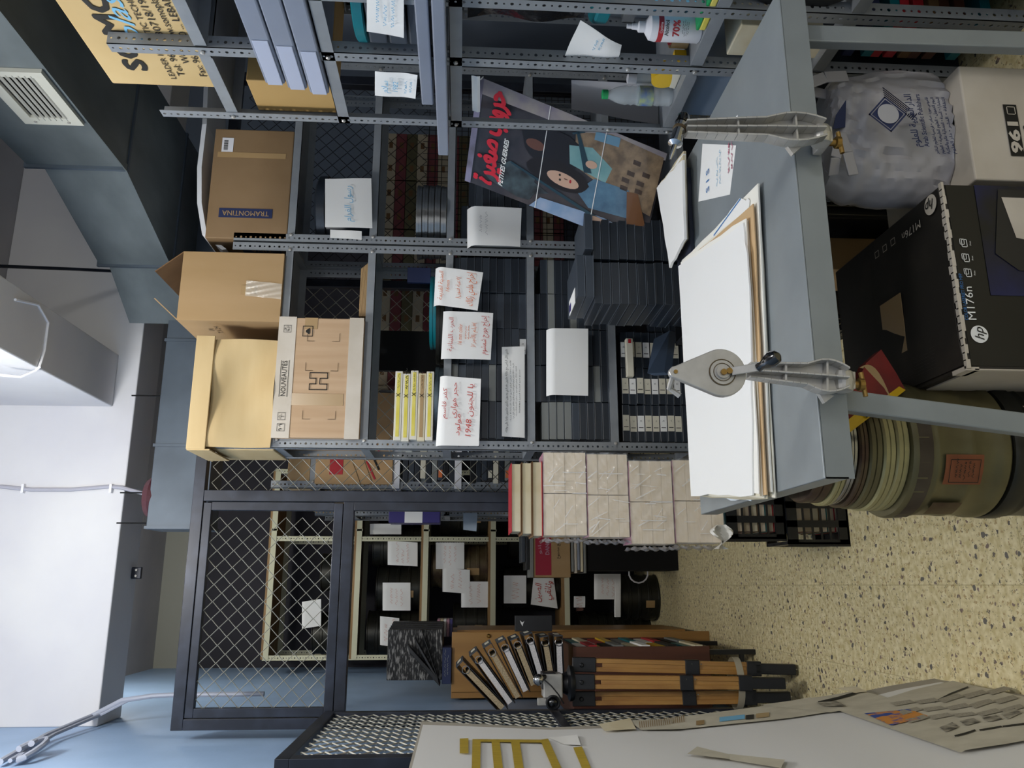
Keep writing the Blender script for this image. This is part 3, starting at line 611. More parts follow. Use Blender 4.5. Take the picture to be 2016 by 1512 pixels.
casewall(XD+0.045+CW*3, YF+0.03, SH[5]+0.001, 2, [5, 4], 'at the right end of labelled cases', 'labelled cases on the low shelf', lambda c, r: 'w' if c == 0 else 'n')
casewall(XD+0.06, YF+0.02, SH[6]+0.001, 5, 8, 'on the lowest rack shelf', 'cases on the lowest rack shelf', lambda c, r: 'k' if (c, r) in ((0, 5), (0, 6)) else 'n')
casewall(XC+0.05, YF+0.02, SH[3]+0.001, 2, [9, 8], 'behind the blank curled paper', 'cases behind the poster', lambda c, r: 'n' if r % 3 else 's')
# tall stack in front of the rack, beside the poster
YS = 2.72; ztop = zat(1134, YS, 560); xl = xat(600, YS, 1200); nrw = 14; zb = ztop-nrw*CH
for c, n_ in ((0, 14), (1, 13)):
    for r in range(n_):
        k = 'n' if (c, r) not in ((0, 13), (1, 12), (0, 12)) else 's'; off = 0.02 if (c == 0 and r >= 12) else (0.035 if c == 1 and r == 12 else 0)
        put_case('n' if k == 'n' else 's', xl+CW*(c+0.5)*1.06+off+random.uniform(-1, 1)*0.003, YS-(0.015 if r > 11 else 0)+random.uniform(0, 0.006), zb+r*CH, f"{'slate' if k=='s' else 'black'} cassette case, {ORD[r]} up in the {'left' if c == 0 else 'right'} pile beside the poster", 'cases stacked beside the poster', random.uniform(-1, 1)*0.02)
for i, (z, c) in enumerate(((ztop, 0),)):
    t = thing('case_sleeve_card', 'white and violet cassette label card on the tall case stack', 'label card', (xl+0.04, YS+0.05, z+0.001))
    MB().box(xl+0.012, xl+0.07, YS+0.02, YS+0.17, z+0.0005, z+0.0025).build('card', M_paper, t); MB().box(xl+0.02, xl+0.05, YS+0.12, YS+0.165, z+0.0025, z+0.003).build('print', M_purple, t)
# slim slate case leaning in front of the labelled cases
t = thing('cassette_case', 'slate blue cassette case leaning out at an angle in front of the labelled cases', 'cassette case', tuple(at(1330, 700, Y=3.1)), None)
p = [at(1332, 655, Y=3.2), at(1300, 672, Y=3.2), at(1288, 740, Y=2.98), at(1322, 738, Y=2.98)]
MB().prism(p, (0.01, 0.0, 0.028)).build('case_body', mat('slate blue plastic', '4A5A70', 0.35), t, bev=0.002)
# single tall cream spine box
b = rect(1232, 1246, 668, 742, YF+0.01); t = plainbox('cassette_box', 'worn cream cassette box with a small red mark lying on the labelled cases', 'cassette box', (b[0], b[1], YF-0.005, YF+0.2, b[2], b[3]), M_label, part='box_body'); poly(((b[1]-0.012), YF-0.006, (b[2]+b[3])/2), RX, UZ, [(-0.01, -0.006), (0.008, -0.006), (0.008, 0.006), (-0.01, 0.006)], M_redp, t)
# ---------------------------------------------------------------- film cans and labelled boxes, third shelf
def can(label, x, y, z, r, h, m, cat='film can', name='film_can', group=None, lidm=None):
    t = thing(name, label, cat, (x, y, z), group)
    MB().lathe((x, y, z), [(r*0.97, 0), (r*0.985, 0.002), (r*0.985, h*0.55), (r*0.97, h*0.57), (r*0.97, h*0.6)], n=48).build('base', m, t, smooth=True)
    MB().lathe((x, y, z), [(r, h*0.56), (r, h*0.97), (r*0.985, h), (r*0.93, h), (r*0.92, h*0.93)], n=48).build('lid', lidm or m, t, smooth=True); return t
z3 = SH[2]+0.001; Rc = 0.165
can('slate grey film can under the five yellow labelled boxes', xat(797, YF+0.13, 860), YF+0.13, z3, Rc, 0.036, mat('slate can', '5A6870', 0.3, 0.4))
can('black film can under the teal can on the third shelf', xat(646, YF+0.13, 860), YF+0.13, z3, Rc, 0.036, M_can)
can('teal film can lying on top of the black can', xat(614, YF+0.13, 845), YF+0.15, z3+0.0365, Rc, 0.03, M_teal)
for i in range(5):
    zb2 = z3+0.038+i*0.0325; dx = random.uniform(-1, 1)*0.006; x0_, x1_ = xat(866, YF-0.03, 820), xat(730+(i % 2)*3, YF-0.03, 820)
    t = thing('film_box', f"white film box with yellow spine label, {ORD[i]} of the five on the slate can", 'film box', ((x0_+x1_)/2, YF+0.1, zb2), 'yellow labelled film boxes')
    MB().box(x0_+dx, x1_+dx, YF-0.03, YF+0.26, zb2, zb2+0.031).build('box_body', M_paper2 if i == 1 else mat('off white box', 'DAD6C8', 0.7), t, bev=0.002)
    MB().box(x0_+dx+0.015, x1_+dx-0.008, YF-0.0315, YF-0.03, zb2+0.009, zb2+0.023).build('spine_label', M_yel if i != 1 else M_tapec, t)
    text('X', (x0_+dx+0.19, YF-0.032, zb2+0.016), RX, UZ, 0.018, M_ink, t, name='writing'); scrib((x0_+dx+0.25, YF-0.032, zb2+0.016), RX, UZ, 0.09, 0.016, 1, M_ink, t, seed=i, th=0.002 if i == 3 else 0.001)
t = thing('flat_cards', 'thin pile of brown corrugated card sheets beside the drawn-letter carton', 'card sheets', (xat(570, YF+0.1, 700), YF+0.1, z2))
for i in range(6): MB().box(xat(622, YF+0.02, 700), xat(518+i*2, YF+0.02, 700), YF+0.02, 3.58, z2+i*0.0052, z2+i*0.0052+0.0042).build('card', M_card, t)
t = plainbox('blue_folder', 'small navy folder standing behind the teal can', 'folder', (*rect(802, 826, 526, 556, 3.45)[:2], 3.45, 3.47, z3+0.07, zat(802, 3.45, 540)), M_navyink, part='cover')
# black reel case with papers, second bay
b = rect(616, 705, 322, 470, YF); xm = (b[0]+b[1])/2
t = thing('reel_case', 'black round reel case wrapped behind a handwritten sheet in the second bay', 'reel case', (xm, YF+0.15, z2))
MB().lathe((xm, YF+0.15, z2), [(0.16, 0), (0.17, 0.01), (0.17, 0.19), (0.165, 0.2), (0.175, 0.2), (0.175, 0.235), (0.16, 0.245)], n=48).build('case_body', M_navy, t, smooth=True)
t, *_ = paper('white sheet with pale blue handwriting taped on the black reel case', [(640, 447), (640, 352), (731, 351), (733, 449)], 3.27, writing=[(ar('رسول الغرام'), -0.03, 0.0, 0.030, M_blue, 0.17)], curl=0.0)
paper('folded white booklet tucked below the reel case sheet, by the middle upright', [(650, 468), (650, 452), (712, 455), (712, 472)], 3.29, curl=0.0, cat='booklet', name='booklet')
for i in range(5):
    can(f"silver film can, {ORD[i]} in the stack behind the middle upright", xat(440, YF+0.16, 860)+random.uniform(-1, 1)*0.006, YF+0.16, z3+0.001+i*0.0275, 0.17, 0.026, M_silver, group='silver film cans')
# hanging papers
OR = M_orange; IN = M_red
paper('curled white sheet with orange handwriting, 16 mm, draped over the teal can', [(852, 599), (856, 524), (951, 536), (940, 611)], 3.245, lean=0.02, writing=[(ar('المدينة القديمة'), 0, 0.36, 0.020, OR, 0.13), ('16mm', 0, 0.2, 0.016, OR, 0.05), (ar('(لاعبة فنون)'), 0, -0.03, 0.018, OR, 0.10), (ar('إخراج هادي زكاك'), 0, -0.3, 0.030, OR, 0.15)])
paper('white sheet with orange handwriting, 16 mm color, on the black can', [(868, 706), (873, 612), (971, 616), (966, 708)], 3.25, writing=[(ar('الحرب اللبنانية'), 0, 0.33, 0.020, IN, 0.15), ('16 mm color', 0, 0.14, 0.018, OR, 0.09), ('~2', 0, 0.0, 0.022, OR, 0.06), (ar('(فيلم بالأجرة)'), 0, -0.13, 0.018, OR, 0.11), (ar('إخراج جورج شمشوم'), 0, -0.34, 0.024, IN, 0.17)], curl=0.01)
paper('crumpled white sheet with large red handwriting beside the yellow labelled boxes', [(857, 877), (866, 739), (947, 746), (943, 878)], 3.24, lean=0.01, writing=[(ar('كفر قاسم'), 0.1, 0.34, 0.018, M_red, 0.13), (ar('حجر هواري'), 0.15, 0.12, 0.022, M_red, 0.15), (ar('مولود'), -0.2, 0.0, 0.020, M_red, 0.09), (ar('يا للجنون 1948'), 0, -0.25, 0.024, M_red, 0.22)], curl=0.02)
tt, P, R, U, n = paper('long white printed strip of Arabic text standing against the cases', [(988, 859), (988, 683), (1033, 682), (1033, 862)], 3.292, curl=0.0, cat='printed strip', name='printed_strip')
cc = (P[0]+P[1]+P[2]+P[3])/4
for dv, s_, ms in ((0.030, 'نادي لكل الناس مع عائلة مارون بغدادي يحيون ذكرى عشرين عاما على وفاته', 0.010), (0.012, 'الأحد 10/11 عرض فيلم خارج الحياة الساعة 8 مساء', 0.0055), (0.0, 'الأربعاء 20/11 عرض فيلم الثلج الحار إعدام طارق بطاطو مارون لأول مرة', 0.0055), (-0.012, 'الثلاثاء 19/11 عرض فيلم حروب صغيرة الساعة 8 مساء', 0.0055), (-0.026, 'مسرح مترو المدينة الحمرا 76309363', 0.005)):
    text(ar(s_), cc+U*dv+n*0.006, R, U, ms, M_ink, tt, width=0.36 if ms > 0.009 else 0.24+dv*2)
paper('blank white curled sheet on the cases of the fifth shelf', [(1077, 777), (1077, 646), (1158, 647), (1158, 779)], 3.26, curl=0.03)
paper('blank white curled sheet hanging at the edge of the second bay, near the poster', [(920, 482), (920, 404), (1027, 410), (1024, 486)], 3.25, curl=0.04, writing=[('~2', 0, 0.2, 0.05, mat('faint pencil', 'B5B5B8', 0.8), 0.1)])
paper('white booklet behind the poster and the curled sheet', [(950, 480), (950, 385), (965, 385), (965, 480)], 3.36, curl=0.0, cat='booklet', name='booklet')
# ---------------------------------------------------------------- things on the floor in front of the rack: supports
def crate(label, x0, x1, y0, y1, z0, z1, group=None, rows=7):
    t = thing('plastic_crate', label, 'crate', ((x0+x1)/2, (y0+y1)/2, z0), group)
    b = MB(); r = 0.012
    for z in (z0, z1-0.04): b.box(x0, x1, y0, y0+r, z, z+0.04); b.box(x0, x1, y1-r, y1, z, z+0.04); b.box(x0, x0+r, y0, y1, z, z+0.04); b.box(x1-r, x1, y0, y1, z, z+0.04)
    n = max(3, int((x1-x0)/0.07))
    for i in range(n+1):
        x = x0+(x1-x0-0.012)*i/n; b.box(x-0.008, x+0.018, y0, y0+0.008, z0, z1); b.box(x, x+0.010, y1-0.008, y1, z0, z1)
    n = max(3, int((y1-y0)/0.07))
    for i in range(n+1):
        y = y0+(y1-y0-0.012)*i/n; b.box(x0, x0+0.008, y, y+0.010, z0, z1); b.box(x1-0.008, x1, y, y+0.010, z0, z1)
    for i in range(1, rows):
        z = z0+(z1-z0)*i/rows; b.box(x0, x1, y0+0.002, y0+0.006, z, z+0.008); b.box(x0+0.002, x0+0.006, y0, y1, z, z+0.008); b.box(x1-0.006, x1-0.002, y0, y1, z, z+0.008)
    b.box(x0, x1, y0, y1, z0, z0+0.008)
    b.build('crate_frame', M_black, t); return t
hz = zb/2-0.002
crate('black grid crate on the floor behind the table, under another crate', xl-0.04, xl+0.44, YS-0.04, YS+0.36, 0.0, hz, 'black crates under the tall stack')
crate('black grid crate carrying the tall pile of cassette cases', xl-0.04, xl+0.44, YS-0.04, YS+0.36, hz+0.002, zb-0.002, 'black crates under the tall stack')
# ---------------------------------------------------------------- film poster
A_, B_, C_ = at(942, 150, Y=2.42), at(915, 355, Y=2.66), at(1313, 302, Y=2.55)     # top right, top left, bottom right
D_ = B_ + (C_-A_)
R = (A_-B_).normalized(); U = ((A_-C_)).normalized(); n = R.cross(U).normalized(); pw, ph = (A_-B_).length, (A_-C_).length
t = thing('film_poster', 'worn laminated film poster with red Arabic title, tied to the rack upright and leaning askew', 'poster', tuple((C_+D_)/2))
def PP(u, v, off=0.0): return B_.lerp(A_, u).lerp(D_.lerp(C_, u), v) + n*off
MB().grid(lambda u, v: PP(u, 1-v, 0.003*math.sin(6*u)*math.sin(4*v)), 10, 14, th=0.003).build('poster_sheet', mat('poster dark ground', '2A2830', 0.25, col2='4A4448', scale=7, coat=0.5), t, smooth=True)
def pat(pts, m, off, name='print'):
    vs_ = [PP(u, v, off) for u, v in pts]
    return MB().raw(vs_, [tuple(range(len(vs_)))]).build(name, m, t)
def blob(cu, cv, ru, rv, a=0, k=14, w=0.0, seed=0):
    rn = random.Random(seed); return [(cu+(ru*math.cos(x)*math.cos(a)-rv*math.sin(x)*math.sin(a))*(1+w*rn.uniform(-1, 1)), cv+(ru*math.cos(x)*math.sin(a)+rv*math.sin(x)*math.cos(a))*(1+w*rn.uniform(-1, 1))) for x in [2*PI*i/k for i in range(k)]]
pm = lambda nme, c, c2=None, s=14: mat(nme, c, 0.3, col2=c2, scale=s, coat=0.4)
pat([(0, 0), (1, 0), (1, .03), (0, .03)], pm('poster lilac', '8E8AA6', '6A6676'), .0042)
pat([(.86, .03), (1, .03), (1, 1), (.93, 1), (.88, .6)], pm('poster pale sky', 'A8A09A', '8C8492'), .0042)
pat([(0, .35), (.12, .4), (.16, .75), (.1, 1), (0, 1)], pm('poster lower sky', '7896B8', '9AAAC4'), .0042)
pat(blob(.20, .25, .13, .16, .3, 14, .3, 3), pm('poster slate smoke', '4A5A60', '26282C', 20), .0042)
pat([(.55, .55), (.86, .52), (.97, .7), (.95, .99), (.35, .99), (.4, .8)], pm('poster ruins', '6E5C4A', '9C8468', 26), .0044)
for (a, b_) in ((.50, .80), (.58, .80), (.66, .82), (.52, .88), (.60, .88), (.7, .90), (.78, .84)): pat([(a, b_), (a+.045, b_), (a+.045, b_+.04), (a, b_+.04)], pm('poster windows', '3C2A22'), .005)
pat([(.86, .62), (.94, .62), (.97, .75), (.88, .75)], pm('poster sea', '6E9AB4'), .005)
pat(blob(.62, .42, .18, .17, 0, 16, .12, 5), pm('poster dark figure', '17131A'), .0046); pat(blob(.60, .33, .05, .05, 0), pm('poster shaded skin', '6E4638'), .005)
pat([(.55, .52), (.72, .50), (.78, .62), (.66, .74), (.5, .72)], pm('poster teal cloth', '6FA0A4', '88B4B4'), .0048)
pat(blob(.40, .47, .13, .17, 0.1, 18, .06, 2), pm('poster dark hair', '1A1214'), .0052)
pat(blob(.375, .50, .066, .088, 0.15, 18), pm('poster skin', 'D2AC94'), .0056)
for (a, b_) in ((.365, .485), (.41, .48)): pat(blob(a, b_, .012, .006, 0, 8), M_ink, .006)
pat(blob(.385, .54, .018, .006, 0, 8), M_redp, .006); pat(blob(.39, .515, .006, .012, 0, 6), pm('poster shaded skin', '6E4638'), .006)
pat([(.2, .66), (.32, .58), (.5, .66), (.52, .85), (.25, .9)], pm('poster blue cloth', '40607C', '5E86A0'), .005)
pat([(.34, .22), (.36, .22), (.12, .78), (.08, .78)], pm('poster rifle', '1E3E4C'), .0058); pat([(.52, .60), (.88, .52), (.885, .535), (.54, .64)], pm('poster rifle', '1E3E4C'), .0058); pat([(.84, .50), (.90, .56), (.89, .57), (.83, .51)], pm('poster rifle', '1E3E4C'), .0058)
pat(blob(.11, .72, .035, .045, .3), pm('poster skin', 'D2AC94'), .0062); pat(blob(.62, .63, .04, .03, .3), pm('poster skin', 'D2AC94'), .0062)
pat([(.15, .88), (.5, .84), (.52, .90), (.15, 1)], pm('poster wood stock', '6E4628'), .0058)
for v_ in (.38, .68): pat([(0, v_), (1, v_-.01), (1, v_-.006), (0, v_+.004)], M_paper, .0064, name='crease')
text(ar('حروب صغيرة'), PP(.50, .10, .006), R, U, 0.080, mat('poster red', 'D8283C', 0.4), t, fb=0.0038, width=pw*0.88)
text('PETITES GUERRES', PP(.31, .185, .006), R, U, 0.017, M_paper, t, fb=0.0008, shear=0.3, width=pw*0.46)
MB().tube([A_+n*0.004, A_+Vec((-0.02, -0.02, 0.02)), A_+Vec((-0.05, -0.03, 0.01)), A_+Vec((-0.03, -0.04, -0.015)), A_+n*0.006+Vec((-0.01, 0, -0.01))], 0.002, n=6).build('tie_string', M_paper, t)
# ---------------------------------------------------------------- wrapped book packages on two crates by the cage
YK = 3.06
xk0, xk1 = xat(1060, YK, 1200), xat(896, YK, 1200)
zc1, zc2 = 0.245, 0.475
crate('black plastic crate on the floor holding papers, lower of two by the cage', xk0-0.02, xk0+0.50, YK-0.01, 3.28, 0, zc1-0.002, 'black crates under the books')
crate('black plastic crate under the wrapped books, upper of two', xk0-0.0, xk0+0.50, YK, 3.28, zc1, zc2, 'black crates under the books')
for j, (z, h) in enumerate(((0.012, 0.2), (zc1+0.012, 0.19))):
    for i in range(6):
        t = thing('stored_book', f"book seen through the {'lower' if j == 0 else 'upper'} black crate, {ORD[i]} of its pile", 'book', (xk0+0.2, YK+0.08, z+i*0.032), 'books inside the crates')
        MB().box(xk0+0.03, xk0+0.46-(i % 3)*0.02, YK+0.02, YK+0.20, z+i*0.031, z+i*0.031+0.027).build('pages', [M_paper2, M_creamb, M_pages][i % 3], t); MB().box(xk0+0.028, xk0+0.462, YK+0.018, YK+0.202, z+i*0.031+0.027, z+i*0.031+0.029).build('cover', [M_redp, M_teal, M_cardd, M_pink][i % 4], t)
zpk = [(1340, 1385, 'bottom'), (1238, 1325, 'second'), (1155, 1238, 'third'), (1068, 1153, 'topmost')]
ztops = [zat(q[0], YK, 980) for q in zpk]; zbots = [ztops[1]-0.0, 0, 0, 0]
levels = [zc2+0.02] + ztops[:0]
zz = [zc2+0.012, zat(1325, YK, 980), zat(1238, YK, 980), zat(1155, YK, 980), zat(1068, YK, 980)]
dxs = [(-0.015, 0.0), (-0.02, -0.02), (0.005, 0.0), (0.01, 0.0)]
for i, (z0, z1) in enumerate(zip(zz[:-1], zz[1:])):
    wl = (xk1-xk0)/2; z1 = z1-0.002
    t = thing('book_package', f"cream block of new paperbacks in clear film, {zpk[i][2]} package of the pile beside the cage", 'book package', ((xk0+xk1)/2, YK+0.08, z0), 'wrapped book packages')
    for c in (0, 1):
        nb = 4; hh = (z1-z0-0.004)/nb; xx0 = xk0+dxs[i][0]+wl*c+0.001; xx1 = xx0+wl-0.003
        for r in range(nb):
            dz = z0+0.002+r*hh; jig = random.uniform(0, 0.0035)
            MB().box(xx0, xx1, YK+jig, YK+0.15, dz, dz+hh-0.0008).build('paperback', M_pages, t)
    cov = MB(); cov.box(xk0+dxs[i][0], xk1+dxs[i][0]-0.004, YK, YK+0.15, z1-0.0022, z1-0.0008); cov.build('pink_cover', M_pink, t)
    wv = MB()
    wv.grid(lambda u, v: Vec((xk0+dxs[i][0]-0.006+(xk1-xk0+0.008)*u, YK-0.005+0.003*math.sin(u*23+v*17)+0.002*math.sin(u*51-v*40), z0+(z1-z0)*v)), 40, 24); wv.build('wrapping', M_film, t, smooth=True)
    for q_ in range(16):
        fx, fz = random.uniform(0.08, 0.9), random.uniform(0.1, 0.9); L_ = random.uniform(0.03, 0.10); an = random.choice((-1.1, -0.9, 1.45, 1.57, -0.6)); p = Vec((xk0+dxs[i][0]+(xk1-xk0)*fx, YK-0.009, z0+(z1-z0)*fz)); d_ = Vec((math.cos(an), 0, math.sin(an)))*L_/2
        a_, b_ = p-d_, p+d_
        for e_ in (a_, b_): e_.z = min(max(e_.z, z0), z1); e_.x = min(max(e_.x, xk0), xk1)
        MB().beam(a_, b_, random.uniform(0.0015, 0.005), 0.0008, up=(0, 1, 0)).build('crease_highlight', M_glint, t)  # pale strips painting glints along the creases of the wrapping
    wv = MB()
    wv.grid(lambda u, v: Vec((xk0+dxs[i][0]-0.008-0.010*abs(math.sin(v*14+i))-0.006*math.sin(u*9), YK-0.01+0.16*u, z0+(z1-z0)*v)), 8, 20); wv.build('wrapping_side', mat('crinkled film', 'E9E6E6', 0.1, alpha=0.5, bump=0.6, bscale=20), t, smooth=True)
zt_ = zz[-1]; bk = [(1047, 1066, M_redp, 'old book with worn red-brown cover lying on the wrapped packages'), (1028, 1045, M_navyink, 'old book with blue cover, middle of the three on the wrapped packages'), (1009, 1027, M_redp, 'old book with red paper cover, top of the three by the cage')]
for i, (xa_, xb_, mm, lb_) in enumerate(bk):
    z0 = zt_ + i*0.0405; t = thing('old_book', lb_, 'book', (0.34, YK+0.08, z0), 'old books')
    a, b_ = xk0+0.005+0.008*i, xk1-0.03-0.004*i
    MB().box(a+0.004, b_, YK+0.004, YK+0.17, z0+0.003, z0+0.036).build('pages', M_paper2, t); MB().box(a, b_+0.003, YK, YK+0.172, z0, z0+0.003).build('cover', M_cardd if i else mm, t); MB().box(a, b_+0.003, YK, YK+0.172, z0+0.036, z0+0.039).build('cover', mm if i == 2 else M_cardd, t)
# crumpled bag ends at the package foot
t = thing('plastic_wrapper', 'torn crumpled white plastic wrapper hanging from the lowest book package', 'plastic wrapper', (xk0, YK, 0.5))
MB().grid(lambda u, v: Vec((xk0-0.04+0.09*u, YK-0.03+0.02*math.sin(9*v+5*u), zc2+0.01+0.05*v+0.02*math.sin(7*u+3*v))), 12, 8, th=0.001).build('sheet', mat('crinkled white', 'E4E2DA', 0.3, bump=0.8, bscale=30), t, smooth=True)
# ---------------------------------------------------------------- on the work table
def sheaf(name, label, cs, z, th, m, group=None, cat='papers', jag=0.004, part='sheet'):
    P = [at(*c, Z=z+th) for c in cs]; c0 = sum((Vec(p) for p in P), Vec())/len(P); t = thing(name, label, cat, (c0.x, c0.y, z), group); rn = random.Random(label); pts = []
    for p, q in zip(P, P[1:]+P[:1]):
        for k in range(6): s_ = p.lerp(q, k/6); pts.append(Vec((s_.x+rn.uniform(-1, 1)*jag, s_.y+rn.uniform(-1, 1)*jag, z)))
    MB().prism(pts, (0, 0, th)).build(part, m, t); return t
base = [(1340, 522), (1470, 432), (1497, 975), (1362, 968)]
z = 0.7815; lay = [('B8A878', 0.0022), ('E0DCCB', 0.003), ('CFC7AE', 0.002), ('EFEDE2', 0.004), ('B7B09A', 0.002), ('E6E2D2', 0.004), ('C9A97E', 0.003), ('EDE9DA', 0.003), ('D9D2BA', 0.004), ('F2F0E8', 0.003)]
nm = ['lowest', 'second', 'third', 'fourth', 'fifth', 'sixth', 'seventh', 'eighth', 'ninth', 'tenth']
for i, (c, th) in enumerate(lay):
    dx, dy = (9-i)*2.9+random.uniform(-5, 5), random.uniform(-10, 10)
    q = [(x+dx*(1 if j in (1, 2) else 0)+random.uniform(-2, 2), y+dy+(-60 if (i == 3 and j in (1,)) else -35 if i in (5, 6) and j == 1 else 0)) for j, (x, y) in enumerate(base)]
    sheaf('paper_folder', f"{'tan' if c in ('C9A97E', 'B8A878') else 'off-white'} paper folder in the big pile on the table, {nm[i]} from below", q, z, th, mat('folder '+c, c, 0.8), 'papers piled on the table', part='folder'); z += th+0.0004
t = sheaf('paper_folder', 'large blank white envelope on top of the big paper pile, under the rewinder crank', [(1336, 525), (1463, 440), (1476, 560), (1482, 975), (1360, 975)], z, 0.004, M_paper, 'papers piled on the table', part='folder')
zpile = z+0.004
t = sheaf('envelope', 'white airmail envelope with blue and red edge sticking out of the paper pile', [(1400, 470), (1456, 388), (1475, 395), (1470, 470)], 0.7955, 0.002, M_paper, None, 'envelope', part='folded_sheet')
e0, e1 = at(1405, 465, Z=0.7985), at(1458, 392, Z=0.7985); d_ = (e1-e0).normalized(); s_ = Vec((-d_.y, d_.x, 0))
MB().raw([e0+s_*0.004, e1+s_*0.004, e1, e0], [(0, 1, 2, 3)]).build('blue_edge', M_bluep, t)
t = sheaf('envelope', 'white envelope with blue corner under the left end of the paper pile', [(1395, 960), (1480, 945), (1478, 985), (1420, 982)], 0.7935, 0.002, mat('pale blue paper', 'D4DEE8', 0.7), None, 'envelope', part='folded_sheet')
t = sheaf('dark_folder', 'dark navy folder under the small white paper pile at the back corner', [(1322, 372), (1352, 330), (1362, 520), (1335, 540)], 0.7815, 0.012, mat('navy folder', '1C2438', 0.5), None, 'folder', part='cover')
zq = 0.794
for i in range(4): 
    sheaf('paper_stack', f"small pile of white papers at the table's back corner, {ORD[i]} bundle", [(1296+i*-1, 368), (1346-i, 296+i*6), (1350-i, 470), (1318, 520+i*2)], zq, 0.008, [M_paper2, M_paper, M_paper2, M_paper][i], 'white papers at the back corner'); zq += 0.0084
t = sheaf('paper_note', 'white note with blue and red handwriting lying flat on the table', [(1375, 397), (1383, 283), (1449, 286), (1437, 383)], 0.7805, 0.0006, M_paper, None, 'note', 0.0, part='sheet')
o = at(1415, 335, Z=0.782); Rn = (at(1415, 290, Z=.782)-at(1415, 380, Z=.782)).normalized(); Un = UZ.cross(Rn)
text('S I S', o+Un*0.10, Rn, Un, 0.03, M_bluep, t, name='writing'); scrib(o+Un*0.0, Rn, Un, 0.12, 0.05, 2, M_blue, t, seed=4, th=0.002); scrib(o-Un*0.10, Rn, Un, 0.10, 0.05, 2, mat('faded red', 'B8637C', 0.7), t, seed=8, th=0.003)
t = sheaf('paper_note', 'blank white paper corner half hidden behind the right rewinder', [(1418, 265), (1452, 226), (1455, 262)], 0.7805, 0.0006, M_paper, None, 'note', 0.0)
# ---------------------------------------------------------------- film rewinders
def rewinder(label, top, bot, wpx, Y, disc):
    P0, P1 = at(*top, Y=Y), at(*bot, Y=Y-0.02); t = thing('film_rewinder', label, 'film rewinder', tuple(P1)); ax = (P0-P1); L_ = ax.length; ax.normalize(); R_ = Vec((ax.z, 0, -ax.x)).normalized(); nF = Vec((0, -1, 0))
    # profile: half-width at fraction s from clamp (0) to head (1)
    prof = [(0.0, .018), (0.05, .024), (0.18, .033), (0.30, .031), (0.42, .021), (0.7, .018), (1.0, .014)]
    def hw(s): 
        for (a, b_), (c, d) in zip(prof, prof[1:]):
            if s <= c: return b_+(d-b_)*(s-a)/(c-a)
        return prof[-1][1]
    S_ = [i/14 for i in range(15)]; dep = lambda s: 0.030 if s < 0.35 else 0.030-0.010*(s-0.35)
    wb = MB(); 
    left = [P1+ax*L_*s-R_*hw(s) for s in S_]; right = [P1+ax*L_*s+R_*hw(s) for s in S_]
    wb.prism(left+right[::-1], (0, 0.006, 0)); wb.build('web', M_alu, t)
    for nm_, off in (('outer_flange', -1), ('outer_flange', 1), ('centre_rib', 0)):
        rb_ = MB()
        for a, b_ in zip(S_, S_[1:]):
            p, q = P1+ax*L_*a+R_*hw(a)*off, P1+ax*L_*b_+R_*hw(b_)*off; rb_.ob(p-R_*0.0022+nF*dep(a)*0.9, R_*0.0044, q-p, -nF*(dep(a)*0.9))
        rb_.build(nm_, M_alu, t, bev=0.001)
    for s in (0.2, 0.62): p = P1+ax*L_*s; MB().ob(p-R_*hw(s)+nF*0.018, R_*2*hw(s), ax*0.004, -nF*0.018).build('cross_rib', M_alu, t)
    # clamp round the table edge
    cb = MB(); cb.lathe(P1-ax*0.002+Vec((0, 0.012, 0)), [(0.020, -0.02), (0.024, 0.0), (0.020, 0.02)], n=20, ax=R_); cb.ob(P1-R_*0.018+Vec((0, 0, -0.004)), R_*0.036, Vec((0, 0.06, 0)), Vec((0, 0, -0.02))); cb.build('clamp_jaw', M_alu, t, bev=0.002)
    p = P1+Vec((0, 0.035, -0.014)); MB().lathe(p, [(0.008, 0), (0.008, -0.03), (0.013, -0.032), (0.013, -0.042), (0.006, -0.044)], n=14).build('clamp_screw', M_brass, t); MB().tube([p+Vec((-0.025, 0, -0.045)), p+Vec((0.025, 0, -0.040))], 0.005, n=8).build('wing_handle', M_brass, t)
    fp = P1+ax*L_*0.26-R_*0.03; MB().prism([fp, fp-R_*0.020-ax*0.012, fp-R_*0.004-ax*0.030], (0, 0.012, 0)).build('table_prong', M_alu, t)
    return t, P0, P1, ax, R_, L_
t, P0, P1, ax, R_, L_ = rewinder('aluminium film rewinder with teardrop gear disc and black crank knob, clamped left of centre', (1470, 733), (1662, 748), 50, 1.52, True)
Dc = at(1422, 733, Y=1.46); rr_ = 0.047; tip = at(1330, 732, Y=1.46)
dd_ = (tip-Dc).length; a0_ = math.acos(rr_*0.85/dd_); pts = []
aT = math.atan2((tip-Dc).z, (tip-Dc).x)
for i in range(25): a = aT+a0_+(2*PI-2*a0_)*i/24; pts.append(Dc+Vec((math.cos(a)*rr_, 0, math.sin(a)*rr_)))
for i in range(7): a = aT-PI/2+PI*i/6; pts.append(tip+Vec((math.cos(a), 0, math.sin(a)))*0.012)
MB().prism(pts, (0, 0.014, 0)).build('gear_cover', M_alu, t, bev=0.0015)
hb = MB(); hb.lathe(Dc, [(0.024, 0), (0.024, 0.002), (0.013, 0.002), (0.013, 0.008)], n=32, ax=(0, -1, 0)); hb.build('hub', M_alu, t, smooth=True); MB().tube([Dc+Vec((0.0255*math.cos(k), -0.0012, 0.0255*math.sin(k))) for k in [j*PI/12 for j in range(25)]], 0.0011, n=5).build('hub_ring', M_canr, t); MB().tube([Dc+Vec((0.0175*math.cos(k), -0.0028, 0.0175*math.sin(k))) for k in [j*PI/12 for j in range(25)]], 0.0008, n=5).build('hub_ring', M_canr, t)
